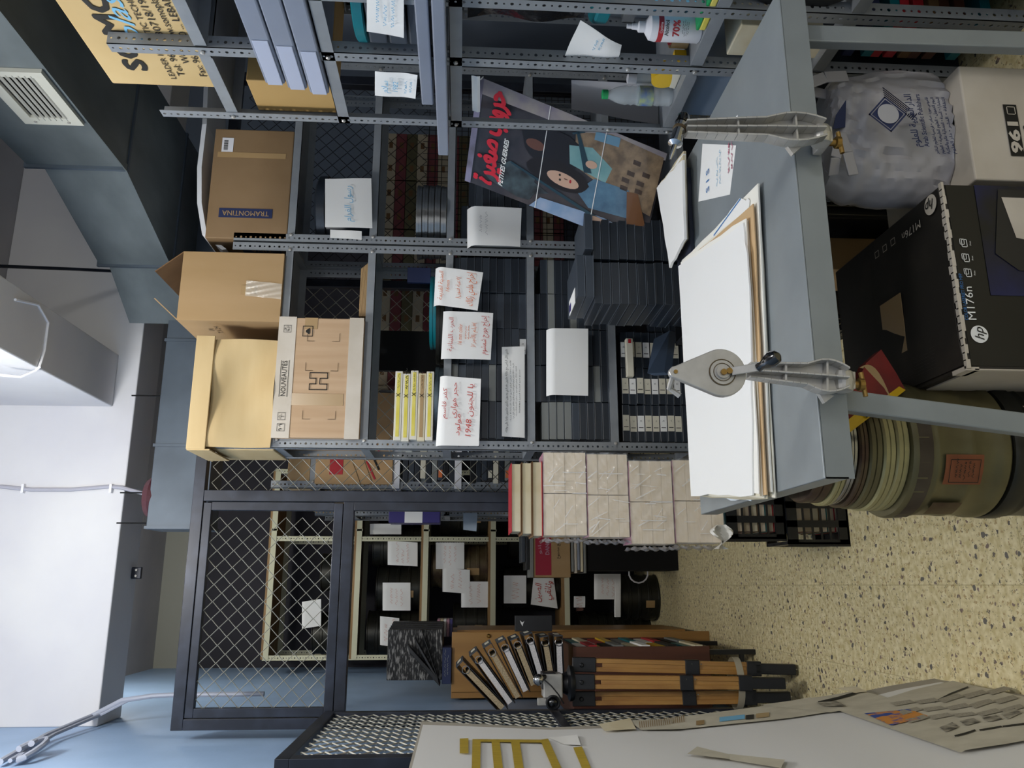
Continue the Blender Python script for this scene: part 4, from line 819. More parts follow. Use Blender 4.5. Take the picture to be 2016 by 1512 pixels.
for q_, rr2 in ((at(1424, 733, Y=1.452), 0.006), (at(1435, 731, Y=1.452), 0.006)): MB().lathe(q_, [(rr2, 0), (rr2, 0.006)], n=8, ax=(0, -1, 0)).build('hex_nut', M_brass, t)
kn = at(1496, 722, Y=1.44); MB().beam(at(1440, 731, Y=1.45), kn, 0.016, 0.004, up=(0, 1, 0)).build('crank_arm', M_alu, t, bev=0.001)
kd = (at(1532, 700, Y=1.41)-kn).normalized(); MB().lathe(kn, [(0.009, -0.004), (0.008, 0.006), (0.013, 0.016), (0.016, 0.028), (0.012, 0.040), (0.004, 0.045)], n=20, ax=kd).build('crank_knob', mat('glossy black', '08090A', 0.12, coat=1), t, smooth=True)
MB().lathe(tip+Vec((0, -0.001, 0)), [(0.004, 0), (0.004, 0.002)], n=10, ax=(0, -1, 0)).build('screw', M_brass, t)
MB().tube([tip+Vec((0, 0.012, 0)), tip+Vec((-0.02, 0.05, 0.0)), tip+Vec((-0.035, 0.05, -0.02))], 0.006, n=8).build('spindle_latch', M_alu, t)
t, P0, P1, ax, R_, L_ = rewinder('aluminium film rewinder with short spindle and black knob, clamped at the right of the table', (1348, 258), (1618, 262), 60, 1.50, False)
h0 = at(1338, 262, Y=1.50); h1 = at(1326, 292, Y=1.49); h2 = at(1341, 244, Y=1.50)
d_ = (h1-h2).normalized(); MB().lathe(h2, [(0.013, 0), (0.013, 0.05), (0.015, 0.051), (0.015, 0.056), (0.006, 0.062), (0.005, 0.085), (0.002, 0.10)], n=20, ax=d_).build('spindle_head', M_chrome, t, smooth=True)
MB().lathe(h2-d_*0.002, [(0.014, 0), (0.014, -0.018), (0.010, -0.024), (0.004, -0.025)], n=20, ax=d_).build('end_knob', mat('glossy black', '08090A', 0.12, coat=1), t, smooth=True)
MB().lathe(h2+d_*0.012, [(0.0145, 0), (0.0145, 0.006)], n=20, ax=d_).build('spindle_collar', M_canr, t)
# ---------------------------------------------------------------- under the table: printer carton, 961 carton, bag
zt = 0.405; yh0, yh1 = 1.62, 2.16
hx0, hx1 = at(1880, 725, Y=yh0).x, at(1842, 362, Y=yh0).x
t = thing('printer_carton', 'worn black printer carton under the table lettered hp M176n, torn along its edges', 'cardboard box', ((hx0+hx1)/2, 1.9, 0))
q = MB(); q.box(hx0, hx1, yh0, yh1, 0.0, zt-0.003); q.build('carton_body', M_hpd, t, bev=0.004)
MB().box(hx0+0.006, hx1-0.003, yh0-0.0015, yh0, 0.0, zt-0.012).build('front_print', M_hp, t)
MB().grid(lambda u, v: Vec((hx0+0.01+(hx1-hx0-0.02)*u, yh0+0.006+(yh1-yh0-0.012)*v*0.62, zt-0.001+0.014*v*u*(1-u)*2+0.004*math.sin(7*u))), 10, 10, th=-0.002).build('top_flap', M_hpd, t, smooth=True)
MB().box(hx0+0.10, hx0+0.25, yh0+0.20, yh0+0.30, zt+0.007, zt+0.008).build('torn_patch', M_tapec, t)
te = MB()
for i in range(26):
    u = i/26; te.box(hx0+(hx1-hx0)*u, hx0+(hx1-hx0)*(u+0.045), yh0-0.003-random.uniform(0, 0.002), yh0+random.uniform(0.004, 0.012), zt-random.uniform(0.004, 0.010), zt)
te.box(hx0-0.004, hx0+0.006, yh0, yh0+0.05, zt-0.03, zt); te.box(hx0-0.003, hx0, yh0, yh0+0.02, 0, zt-0.02); te.build('torn_edge', M_cardw, t)
MB().box(hx0-0.004, hx0-0.0005, yh0+0.003, yh1-0.01, 0.0, zt-0.02).build('side_panel', M_cardw, t)
def disc(o, R, U, r, m, par, name='print', off=0.001, k=32): return poly(o, R, U, [(r*math.cos(2*PI*i/k), r*math.sin(2*PI*i/k)) for i in range(k)], m, par, name, off)
yy = yh0-0.002; o = Vec((hx0+0.078, yy, zt-0.040))
disc(o, RX, UZ, 0.020, M_paper, t); text('hp', o+Vec((0, -0.001, 0)), RX, UZ, 0.022, M_hp, t, shear=0.35)
text('M176n', (hx0+0.150, yy, zt-0.030), RX, UZ, 0.019, M_paper, t, width=0.078); text('COLOR LASERJET PRO MFP', (hx0+0.165, yy, zt-0.016), RX, UZ, 0.008, M_bluep, t, width=0.11)
for k_ in range(3):
    o = Vec((hx0+0.222+k_*0.036, yy, zt-0.036)); outline(o, RX, UZ, [(-0.009, -0.006), (0.009, -0.006), (0.009, 0.006), (-0.009, 0.006)], 0.0016, M_paper, t); outline(o+Vec((0.003, 0, 0.004)), RX, UZ, [(-0.006, -0.004), (0.007, -0.004), (0.007, 0.006), (-0.006, 0.006)], 0.0014, M_paper, t); text('Print', o-Vec((0, 0, 0.014)), RX, UZ, 0.004, M_paper, t)
MB().grid(lambda u, v: Vec((hx0+0.17+0.27*u, yy-0.0008, 0.10+0.225*v)), 1, 1).build('printed_glow_patch', mat('deep blue print', '0A1858', 0.4, col2='05070C', scale=4, lo=0.3, hi=0.6), t)
poly((hx0+0.33, yy-0.001, 0.20), RX, UZ, [(-0.10, -0.10), (0.10, -0.10), (0.10, 0.07), (-0.06, 0.10), (-0.10, 0.05)], mat('printed machine grey', '1E1E20', 0.4), t, off=0.0015); poly((hx0+0.35, yy-0.001, 0.215), RX, UZ, [(-0.05, -0.02), (0.06, -0.02), (0.06, 0.05), (-0.04, 0.03)], M_cardw, t, off=0.0022)
# lettering on the top, reading the other way round
Rt, Ut = Vec((0, 1, 0)), Vec((-1, 0, 0))
zt2 = zt+0.0035
o = Vec((hx1-0.035, yh0+0.035, zt2)); disc(o, Rt, Ut, 0.024, M_cardw, t, off=0.003); text('hp', o+Vec((0, 0, 0.004)), Rt, Ut, 0.024, M_hp, t, shear=0.35); text('M176n', (hx1-0.06, yh0+0.12, zt2+0.004), Rt, Ut, 0.02, M_cardw, t, width=0.08)
for k_ in range(3): outline(Vec((hx1-0.055, yh0+0.20+k_*0.04, zt2+0.006)), Rt, Ut, [(-0.009, -0.008), (0.009, -0.008), (0.009, 0.008), (-0.009, 0.008)], 0.0016, M_cardw, t)
for k_ in range(9): text('— — —— — ——— — ——', (hx0+0.03+k_*0.008, yh0+0.22, zt+0.0045), Rt, Ut, 0.003, mat('worn grey print', '5A564E', 0.7), t, width=0.25)
b = (at(1908, 362, Y=1.66).x+0.012, at(1908, 130, Y=1.66).x, 1.66, 2.05, 0.0, at(1905, 250, Y=1.66).z)
t = thing('carton', 'white cardboard carton marked 961 beneath the grey plastic bag', 'cardboard box', ((b[0]+b[1])/2, 1.85, 0))
MB().box(*b).build('carton_body', M_cardw, t, bev=0.004); o = Vec((b[0]+0.14, 1.659, b[5]-0.115))
poly(o, RX, UZ, [(-0.075, -0.016), (0.065, -0.016), (0.065, 0.018), (-0.075, 0.018)], M_ink, t); text('961', o+Vec((-0.02, -0.001, 0)), RX, UZ, 0.026, M_cardw, t, bold=0.04, width=0.085); outline(o+Vec((0.048, -0.001, 0)), RX, UZ, [(-0.010, -0.010), (0.010, -0.010), (0.010, 0.010), (-0.010, 0.010)], 0.002, M_cardw, t)
text('G', o+Vec((0, 0, -0.035)), RX, UZ, 0.02, M_ink, t)
zbag = b[5]+0.002
# bag: soft bulging body with two handles
t = thing('plastic_bag', 'grey plastic carrier bag with navy publisher logo and print, slumped on the white carton', 'plastic bag', (1.16, 1.78, zbag))
bl = [(385, .0, 0), (380, 0.2, 0)]
YBg = 1.70
outl_l = [(1893, 378), (1860, 384), (1800, 388), (1740, 382), (1690, 376), (1640, 352), (1620, 310), (1625, 265)]
outl_r = [(1893, 170), (1880, 135), (1820, 122), (1740, 122), (1680, 135), (1650, 140), (1640, 150), (1632, 190)]
nB = 84
def side(k, s_):
    L_ = outl_l if s_ == 0 else outl_r; f_ = k*(len(L_)-1); i = min(int(f_), len(L_)-2); a, b_ = L_[i], L_[i+1]; w_ = f_-i
    return at(a[0]+(b_[0]-a[0])*w_, a[1]+(b_[1]-a[1])*w_, Y=YBg+0.04)
vv = []; ff = []; rows = 60
for i in range(rows+1):
    k = i/rows; l, r = side(k, 0), side(k, 1); c = (l+r)/2; hw_ = (r-l).length/2; dp = 0.11*math.sqrt(max(0.03, math.sin(PI*min(0.93, 0.18+k*0.75))))
    for j in range(nB):
        a = 2*PI*j/nB; ca, sa = math.cos(a), math.sin(a); wr = 1+0.10*noise.noise(Vec((3*ca, 3*sa, 5*k)))+0.16*abs(noise.noise(Vec((2.2*ca+9, 5*sa, 2.6*k+3*ca))))
        cr_ = 0.008*abs(noise.noise(Vec((7*ca+2, 7*sa, 9*k))))*2+0.0035*abs(noise.noise(Vec((16*ca, 16*sa+5, 5*k+3*ca)))); dpk = dp-cr_*1.6
        px_ = c + (r-l).normalized()*(hw_*ca*(1+0.05*noise.noise(Vec((9*k, 2*ca, 4))))) + Vec((0, dpk*sa*wr+0.06, 0)); px_.z = max(px_.z, zbag) if i else zbag
        vv.append(px_)
for i in range(rows): ff += [(i*nB+j, i*nB+(j+1) % nB, (i+1)*nB+(j+1) % nB, (i+1)*nB+j) for j in range(nB)]
ff += [tuple(range(nB))[::-1], tuple(rows*nB+j for j in range(nB))]
MB().raw(vv, ff).build('bag_body', M_bag, t, smooth=True)
def loop(pxs, w0, name):
    pts = [at(*q_[:2], Y=YBg+q_[2]) for q_ in pxs]; b_ = MB()
    for p, q_ in zip(pts, pts[1:]): b_.beam(p, q_, w0, 0.006, up=(0, 1, 0))
    b_.build(name, M_bag, t, bev=0.002)
loop([(1668, 150, .03), (1625, 152, .02), (1596, 163, .02), (1598, 180, .05), (1640, 190, .08), (1665, 215, .08)], 0.03, 'handle')
loop([(1640, 345, .02), (1645, 310, -.01), (1655, 262, -.01), (1668, 300, -.015), (1680, 345, -.01)], 0.026, 'handle')
MB().prism([at(1666, 196, Y=YBg-0.005), at(1664, 250, Y=YBg-0.005), at(1640, 254, Y=YBg-0.005), at(1646, 226, Y=YBg-0.005)], (0, 0.002, 0)).build('dark_opening', M_navyink, t)
Rb, Ub = (at(1750, 200, Y=YBg)-at(1765, 280, Y=YBg)).normalized(), None; Ub = Rb.cross(Vec((0, 1, 0))).normalized()*1
if Ub.z < 0: Ub = -Ub
yl = YBg-0.060
def bp(x, y): p = at(x, y, Y=yl); return p
o = bp(1745, 228); n_ = Rb.cross(Ub)
def onbag(fn_): return fn_
outline(o+n_*0.006, (Rb+Ub), (Ub-Rb), [(-0.032, -0.032), (0.032, -0.032), (0.032, 0.032), (-0.032, 0.032)], 0.004, M_navyink, t)
poly(o+n_*0.006, (Rb+Ub), (Ub-Rb), [(-0.028, -0.028), (0.028, -0.028), (0.028, 0.028), (-0.028, 0.028)], M_navyink, t); disc(o+n_*0.008, Rb, Ub, 0.026, mat('logo silver', 'A9A9AE', 0.5), t)
for k_ in range(4): 
    s_ = 0.037+k_*0.0045; outline(o+n_*0.006, (Rb+Ub), (Ub-Rb), [(-0.03, -s_), (s_, -s_), (s_, -s_+0.0005), (-0.03, -s_+0.0005)], 0.0022, M_navyink, t); outline(o+n_*0.006, (Rb+Ub), (Ub-Rb), [(-s_, -0.03), (-s_, -s_), (-s_-0.0005, -s_), (-s_-0.0005, -0.03)], 0.0022, M_navyink, t)
text(ar('الدار العربية للعلوم'), bp(1793, 240)+n_*0.006, Rb, Ub, 0.017, M_navyink, t, width=0.14, fb=0.0004); text('Arab Scientific Publishers', bp(1812, 240)+n_*0.006, Rb, Ub, 0.012, M_navyink, t, width=0.14, fb=0.0003)
for k_, s_ in enumerate(('قاموس مورد صادر • فرنسية للعلوم الناشر', 'اليوم التمويل • العلوم الطبيعية • العلوم', 'الحضارة • السنة • الفضائية عالم والمكتبة', 'الثقافة • النشر • دار العلوم')): text(ar(s_), bp(1831+k_*11, 250)+n_*0.006, Rb, Ub, 0.0075, M_navyink, t, width=0.15, fb=0.0003)
# ---------------------------------------------------------------- stack of cans at the table's left leg
cx, cy, rd = 0.325, 1.90, 0.160
def drum(label, z0, z1, r, m, prof=None, name='film_can', cat='film can', dx=0, dy=0, extra=None):
    t = thing(name, label, cat, (cx+dx, cy+dy, z0)); h = z1-z0
    pr = prof or [(r*0.97, 0), (r, 0.003), (r, h*0.45), (r*0.975, h*0.5), (r, h*0.55), (r, h-0.004), (r*0.97, h)]
    MB().lathe((cx+dx, cy+dy, z0), pr, n=56).build('can_body', m, t, smooth=True); return t
def band(h, r, a, b_): return [(r, a*h), (r*1.035, (a+0.015)*h), (r*1.035, (b_-0.015)*h), (r, b_*h)]
H0, H1, H2 = 0.0, 0.235, 0.475
def bigprof(h, r): return [(r*0.98, 0), (r*1.03, 0.008), (r*1.03, 0.03), (r, 0.038), (r, h*0.35), (r*1.012, h*0.37), (r*1.012, h*0.42), (r, h*0.44), (r, h*0.70), (r*1.012, h*0.72), (r*1.012, h*0.74), (r, h*0.76), (r, h-0.045), (r*1.045, h-0.038), (r*1.045, h-0.010), (r*1.02, h-0.002), (r*0.95, h)]
t = drum('dark rusty film drum with torn paper labels, bottom of the stack by the table leg', 0.0, H1, rd, M_can, bigprof(H1, rd), 'film_drum', 'film drum')
def wrap(t, a0, a1, z0, z1, m, name='label', r=rd, jag=0.0, off=0.003):
    rn = random.Random(z0*100+a0)
    MB().grid(lambda u, v: Vec((cx+(r*1.012+off)*math.cos(math.radians(a0+(a1-a0)*u)), cy+(r*1.012+off)*math.sin(math.radians(a0+(a1-a0)*u)), z0+(z1-z0)*v+(jag*math.sin(u*11+v*3) if v in (0, 1) else 0))), 10, 4).build(name, m, t, smooth=True)
def towards(a): return Vec((math.cos(math.radians(a)), math.sin(math.radians(a)), 0))
wrap(t, 262, 300, 0.03, 0.18, mat('torn rusty label', 'C9B8A0', 0.7, col2='6A3A1C', scale=18, lo=0.45, hi=0.6), jag=0.008)
wrap(t, 205, 232, 0.05, 0.15, mat('cream blue label', 'B8B090', 0.7, col2='9A9478', scale=9), jag=0.003); wrap(t, 204, 210, 0.055, 0.15, M_teal, off=0.004)
wrap(t, 232, 258, 0.07, 0.15, M_canr, name='lock_plate', off=0.002)
a = math.radians(280); text('4X', (cx+(rd+.008)*math.cos(a), cy+(rd+.008)*math.sin(a), 0.12), (0.98, 0.17, 0), UZ, 0.04, M_ink, t, name='writing')
t = drum('olive green film transport drum with an orange printed label, second in the stack', H1+0.002, H2, rd, M_cano, bigprof(H2-H1, rd), 'film_drum', 'film drum')
wrap(t, 232, 257, H1+0.075, H1+0.165, mat('orange label', '8E5230', 0.7, col2='7A4528', scale=12)); a = math.radians(244)
ra = Vec((-math.sin(a), math.cos(a), 0)); oo = Vec((cx+(rd*1.012+.0045)*math.cos(a), cy+(rd*1.012+.0045)*math.sin(a), H1+0.12))
outline(oo, ra, UZ, [(-0.027, -0.035), (0.027, -0.035), (0.027, 0.035), (-0.027, 0.035)], 0.0015, M_ink, t); scrib(oo, ra, UZ, 0.045, 0.05, 5, M_ink, t, seed=3, th=0.0012)
wrap(t, 196, 214, H1+0.10, H1+0.17, M_canr, name='latch', off=0.006)
wrap(t, 186, 300, H2-0.045, H2-0.012, mat('dull brown band', '4E463A', 0.5, 0.3, col2='3A2E28', scale=10), name='rim_band', off=0.006)
zc = H2+0.002
for (h, r_, m_, lb) in ((0.030, 0.155, M_canc, 'cream film can on top of the olive drum'), (0.028, 0.152, M_canc, 'cream film can with a ribbed lid, second above the olive drum'), (0.030, 0.148, M_cano, 'olive film can above the two cream cans'), (0.022, 0.145, M_canr, 'rusty film can with bright rim beneath the silver one'), (0.020, 0.140, M_silver, 'dull silver film can near the top of the floor stack'), (0.022, 0.138, M_canc, 'pale film can under the brown one in the floor stack'), (0.045, 0.135, M_canr, 'brown film can at the top of the floor stack, under the table edge')):
    drum(lb, zc, zc+h, r_, m_, dx=random.uniform(-1, 1)*0.006-0.01*(0.155-r_)*30*0.2); zc += h+0.001
# small red and yellow printed box lying by the leg
t = thing('printed_box', 'red and yellow printed box with black Cargo auto lettering, tilted behind the table leg', 'printed box', tuple(at(1700, 800, Y=1.68)))
q = [at(1663, 859, Y=1.66), at(1655, 822, Y=1.66), at(1738, 690, Y=1.78), at(1782, 765, Y=1.78)]
q = [at(1663, 859, Y=1.66), at(1652, 830, Y=1.66), at(1705, 715, Y=1.74), at(1735, 688, Y=1.76), at(1765, 735, Y=1.76), at(1783, 768, Y=1.76)]
MB().prism(q, (0, 0.035, 0)).build('box_body', mat('dirty red card', '8A2F2C', 0.6, col2='6E2A2A', scale=12), t)
qq = [at(1663, 859, Y=1.655), at(1655, 838, Y=1.655), at(1760, 755, Y=1.755), at(1783, 768, Y=1.755)]
Rq = (qq[3]-qq[0]).normalized(); Uq = Rq.cross(Vec((0, 1, 0))).normalized()
if (qq[1]-qq[0]).dot(Uq) < 0: Uq = -Uq
nq = Rq.cross(Uq)
MB().raw([p+Vec((0, -0.0005, 0)) for p in qq], [(0, 1, 2, 3)]).build('yellow_panel', M_yellow, t)
c_ = (qq[0]+qq[1]+qq[2]+qq[3])/4+Vec((0, -0.004, 0)); sg = 1 if nq.y < 0 else -1
RR, UU = (Rq, Uq) if nq.y < 0 else (Rq, -Uq)
poly(c_-Rq*0.012, RR, UU, [(-0.028, -0.009), (0.032, -0.009), (0.032, 0.008), (-0.028, 0.008)], M_ink, t); text('Cargo - auto', c_-Rq*0.010+Vec((0, -0.001, 0)), RR, UU, 0.009, M_yellow, t, bold=0.03, width=0.055)
MB().grid(lambda u, v: at(1692+62*u-6*math.sin(PI*u)*v, 740+(-16+60*u*u)*1-14*math.sin(PI*u)*(1-v), Y=1.735), 8, 2).build('yellow_arc', M_tapec, t)
# plank, cartons and wire tray under the table at the back
b = rect(1612, 1765, 408, 440, 2.55); t = plainbox('wood_plank', 'stained wooden plank standing under the table behind the printer carton', 'plank', (b[0]-0.05, b[1], 2.42, 2.45, 0, b[3]+0.05), mat('stained plank', '7A6440', 0.7, col2='3E3222', scale=6, stretch=(1, 1, 5)), part='plank')
b = rect(1620, 1700, 478, 540, 2.5); t = plainbox('carton', 'small brown carton tucked under the table behind the printer carton', 'cardboard box', (b[0], b[1], 2.46, 2.66, 0, 0.30), M_card)
t = thing('wire_tray', 'black wire grid tray standing under the table behind the plastic bag', 'wire tray', (1.3, 2.3, 0)); wt = MB(); x0_, x1_ = at(1690, 405, Y=2.3).x, at(1690, 270, Y=2.3).x; z0_, z1_ = 0.12, at(1602, 340, Y=2.3).z
for i in range(10): x = x0_+(x1_-x0_)*i/9; wt.tube([(x, 2.3, z0_), (x, 2.3, z1_)], 0.003, n=4)
for i in range(16): z = z0_+(z1_-z0_)*i/15; wt.tube([(x0_, 2.303, z), (x1_, 2.303, z)], 0.002, n=4)
for x in (x0_, x1_): wt.tube([(x, 2.3, 0), (x, 2.3, z1_), (x, 2.36, z1_), (x, 2.36, 0)], 0.004, n=5)
wt.build('wire_grid', M_black, t)
t = plainbox('dark_box', 'black storage box behind the wire tray under the table', 'storage box', (x0_, x1_+0.02, 2.39, 2.60, 0, z1_-0.02), M_black, part='box_body')
# row of files on the low shelf behind the table leg
for i, (x_, m_) in enumerate(((1590, M_navy), (1625, M_foam), (1665, M_navyink), (1705, M_teal), (1722, M_redp), (1750, M_redp), (1780, M_cardd), (1800, M_woodd), (1830, M_woodd), (1880, M_teal))):
    z_ = at(x_, 40, X=1.58).z
    t = thing('lying_file', f"{['navy', 'white', 'dark blue', 'teal', 'red', 'dark red', 'brown', 'maroon', 'dark wooden', 'green'][i]} file on its side in the pile behind the right table leg", 'file', (1.7, 1.5, z_-0.03)); MB().box(1.50, 1.86, 1.80, 1.975, z_-0.032, z_-0.002).build('cover', m_, t, bev=0.002)
MB  # ------------------------------------------------------------- goods on the side rack
Xs = XR+0.04; zr5 = RS[4]+0.001
def pos(x, y, X): return at(x, y, X=X)
def tri(name, label, cat, parts, loc): 
    t = thing(name, label, cat, loc)
    for (nm_, mb_, m_, sm) in parts: mb_.build(nm_, m_, t, smooth=sm)
    return t
bx, by, bz = 1.505, 1.895, zr5
h = 0.205
tri('spray_bottle', 'white bottle of 70% alcohol with red label and spray nozzle on the side rack', 'bottle', (
    ('bottle_body', MB().lathe((bx, by, bz), [(0.034, 0), (0.037, 0.004), (0.037, h*0.62), (0.034, h*0.69), (0.020, h*0.74), (0.014, h*0.76)], n=32), M_white, True),
    ('nozzle', MB().lathe((bx, by, bz), [(0.015, h*0.76), (0.015, h*0.84), (0.009, h*0.86), (0.008, h*0.93), (0.006, h*0.93), (0.006, h)], n=20), M_white, True),
    ('label_band', MB().lathe((bx, by, bz), [(0.0374, h*0.53), (0.0374, h*0.60)], n=32), M_redp, True)), (bx, by, bz))
bot = C.objects[-1].parent
dv = (EYE-Vec((bx, by, 1.5))); dv.z = 0; dv.normalize(); Rv = UZ.cross(dv)
o = Vec((bx, by, bz))+dv*0.038
text('Optima', o+UZ*h*0.565, Rv, UZ, 0.008, M_white, bot, width=0.028); text('Alcohol', o+UZ*h*0.49, Rv, UZ, 0.011, M_ink, bot, bold=0.02, width=0.04); text('70%', o+UZ*h*0.36, Rv, UZ, 0.019, M_redp, bot, bold=0.03, width=0.042)
scrib(o+UZ*h*0.24, Rv, UZ, 0.04, 0.02, 4, M_ink, bot, seed=1, th=0.0008)
bx, by, bz = 1.498, 2.205, zr5; h = 0.225; r_ = 0.030
tri('water_bottle', 'clear ribbed water bottle with green cap and blue label, behind the thin upright', 'bottle', (
    ('bottle_body', MB().lathe((bx, by, bz), [(0.026, 0), (r_, 0.006)]+[(r_-0.0015*(i % 2), 0.012+i*0.008) for i in range(6)]+[(r_-0.002, 0.062), (r_-0.002, 0.105)]+[(r_-0.003*(i % 2), 0.11+i*0.009) for i in range(5)]+[(r_*0.8, 0.175), (0.013, 0.198), (0.012, 0.205)], n=28), M_pet, True),
    ('label_band', MB().lathe((bx, by, bz), [(r_+0.0004, 0.062), (r_+0.0004, 0.105)], n=28), mat('blue bottle label', '5A78B8', 0.4, col2='A8B880', scale=30), True),
    ('cap', MB().lathe((bx, by, bz), [(0.0145, 0.203), (0.0145, 0.220), (0.012, 0.2215)], n=20), M_green, True)), (bx, by, bz))
bx, by, bz = 1.565, 2.215, zr5
tri('pump_bottle', 'clear bottle with white cap beside the water bottle', 'bottle', (
    ('bottle_body', MB().lathe((bx, by, bz), [(0.025, 0), (0.028, 0.005), (0.028, 0.09), (0.018, 0.105), (0.012, 0.11)], n=24), M_pet, True),
    ('cap', MB().lathe((bx, by, bz), [(0.015, 0.108), (0.015, 0.135), (0.010, 0.137)], n=20), M_white, True)), (bx, by, bz))
bx, by = 1.495, 2.10
t = thing('tape_dispenser', 'yellow handheld tape dispenser with cream base on the side rack shelf', 'tape dispenser', (bx, by, zr5))
MB().lathe((bx, by+0.02, zr5+0.045), [(0.020, 0), (0.038, 0.001), (0.038, 0.045), (0.020, 0.046)], n=28, ax=(1, 0, 0)).build('wheel_housing', M_yellow, t, smooth=True)
MB().prism([(bx, by-0.06, zr5), (bx, by+0.06, zr5), (bx, by+0.055, zr5+0.02), (bx, by-0.03, zr5+0.03), (bx, by-0.06, zr5+0.012)], (0.045, 0, 0)).build('base', M_label, t, bev=0.003)
MB().box(bx+0.005, bx+0.04, by-0.075, by-0.055, zr5+0.0, zr5+0.035).build('cutter', M_yellow, t)
bx, by = 1.56, 2.00
t = thing('tape_roll', 'roll of brown packing tape with red rimmed core, standing behind the wide upright', 'tape roll', (bx, by, zr5))
MB().lathe((bx, by, zr5+0.002), [(0.020, 0), (0.032, 0), (0.032, 0.05), (0.020, 0.05)], n=32, ax=(0, 0, 1)).build('tape', M_tapec, t, smooth=True)
MB().lathe((bx, by, zr5+0.05), [(0.015, 0), (0.024, 0.0), (0.024, 0.006), (0.015, 0.006)], n=32).build('core', M_redp, t, smooth=True); MB().lathe((bx, by, zr5+0.057), [(0.014, 0), (0.013, 0.001)], n=24).build('core_hole', M_hole, t)
p = Vec((1.53, 1.86, 0))
t = thing('cloth_pack', 'folded pale blue wipes pack standing by the alcohol bottle', 'wipes pack', (p.x, p.y, zr5)); MB().grid(lambda u, v: Vec((p.x+0.05*u, p.y-0.12+0.14*u, zr5+0.14*v+0.006*math.sin(8*u))), 10, 8, th=0.03).build('pack', M_blue, t, smooth=True); MB().grid(lambda u, v: Vec((p.x-0.002+0.05*u, p.y-0.10+0.06*u, zr5+0.12*v)), 4, 4, th=0.004).build('label', M_paper, t)
p = Vec((1.465, 1.79, 0))
t = thing('cleaning_sponge', 'yellow and green scouring sponge at the shelf edge beside the alcohol bottle', 'sponge', (p.x, p.y, zr5)); MB().box(p.x, p.x+0.05, p.y-0.06, p.y+0.06, zr5, zr5+0.018).build('foam_layer', M_yel, t, bev=0.004); MB().box(p.x, p.x+0.05, p.y-0.06, p.y+0.06, zr5+0.018, zr5+0.026).build('scouring_layer', M_green, t, bev=0.002)
t = thing('blue_cloth', 'crumpled blue cloth behind the sponge', 'cloth', (p.x+0.05, p.y, zr5)); MB().grid(lambda u, v: Vec((p.x+0.06+0.06*u, p.y-0.06+0.10*v, zr5+0.02+0.03*math.sin(PI*u)*math.sin(PI*v)+0.006*math.sin(12*u+9*v))), 12, 12, th=0.01).build('cloth', mat('royal blue cloth', '4A56C8', 0.8), t, smooth=True)
t = plainbox('clear_lidded_box', 'pale blue translucent plastic box on the low shelf behind the table corner', 'plastic box', (XR+0.05, XR+0.33, 2.10, 2.32, 0.64, 0.82), mat('translucent blue', '8FA0B4', 0.15, alpha=0.75), part='box_body')
t = thing('film_spool', 'large black film spool with yellow marks standing on the lower shelf by the table edge', 'film spool', (XR+0.2, 1.55, 0.46))
for dx in (0.02, 0.055): MB().lathe((XR+dx, 1.60, 0.64), [(0.05, 0), (0.175, 0), (0.178, 0.003), (0.05, 0.004)], n=48, ax=(1, 0, 0)).build('flange_disc', M_black, t, smooth=True)
MB().lathe((XR+0.024, 1.60, 0.64), [(0.14, 0), (0.14, 0.03)], n=40, ax=(1, 0, 0)).build('film_roll', M_hole, t, smooth=True)
for zz_ in (0.68, 0.72): MB().box(XR+0.0175, XR+0.0195, 1.66, 1.70, zz_, zz_+0.005).build('yellow_mark', M_yellow, t)
t = plainbox('paper_bag', 'beige paper bag on the lower shelf beside the black spool', 'paper bag', (XR+0.03, XR+0.2, 1.85, 1.98, 0.455, 0.75), M_paper2, part='bag')
# upper shelves: film boxes and cans with hanging sheets
M_gbox = mat('pale grey plastic case', '878F9E', 0.3, col2='7C8494', scale=3)
for i, (x_, e) in enumerate(((561, 0), (596, 0.0), (628, 0.02))):
    z_ = at(x_, 90, X=XR+0.0).z; zt_b = 1.916+ (2-i)*0.062
    t = thing('storage_case', f"pale grey plastic film case, {['top', 'middle', 'lowest'][i]} of the three on the side rack's second shelf", 'film case', (XR+0.1, 1.7, zt_b), 'pale grey film cases')
    y1_ = at(640, 152, X=XR+0.02).y+0.02*i
    MB().box(XR-0.01, XR+0.36, 1.25, y1_, zt_b, zt_b+0.058).build('case_body', M_gbox, t, bev=0.005); MB().box(XR-0.014, XR-0.010, y1_-0.20, y1_, zt_b+0.006, zt_b+0.05).build('end_panel', mat('bright case panel', 'AEB6CA', 0.3), t, bev=0.002)
for i in range(4):
    z_ = 1.555+i*0.055; t = thing('storage_case', f"dark grey film case, {ORD[i]} in the pile under the pale cases on the side rack", 'film case', (XR+0.1, 1.6, z_), 'dark film cases'); MB().box(XR+0.005, XR+0.38, 1.2, 1.96, z_, z_+0.05).build('case_body', M_navy2, t, bev=0.005)
t = thing('film_can', 'teal film can on edge between the dark cases and the hanging sheet', 'film can', (XR+0.1, 1.9, 1.77)); MB().lathe((XR+0.18, 1.90, 1.777), [(0.17, 0), (0.175, 0.004), (0.175, 0.028), (0.17, 0.032)], n=40).build('can_body', M_teal, t, smooth=True)
for i, (z_, x0_, x1_, y1_) in enumerate(((1.556, 1.40, 1.80, 2.44), (1.60, 1.42, 1.80, 2.18))):
    t = thing('plastic_tray', ['long grey plastic tray poking out past the thin upright at eye level', 'shorter grey plastic tray lying on the long one at eye level', 'grey plastic tray low behind the poster corner'][i], 'plastic tray', (1.6, 1.8, z_)); MB().box(x0_, x1_, 1.3 if i < 2 else 2.06, y1_, z_, z_+0.035).build('tray_body', M_gbox, t, bev=0.004)
def hsheet(label, cs, X, wr=None, m=M_paper):
    P = [at(*c, X=X) for c in cs]; return paper(label, None, 0, writing=wr, pts=P, curl=-0.0, m=m)
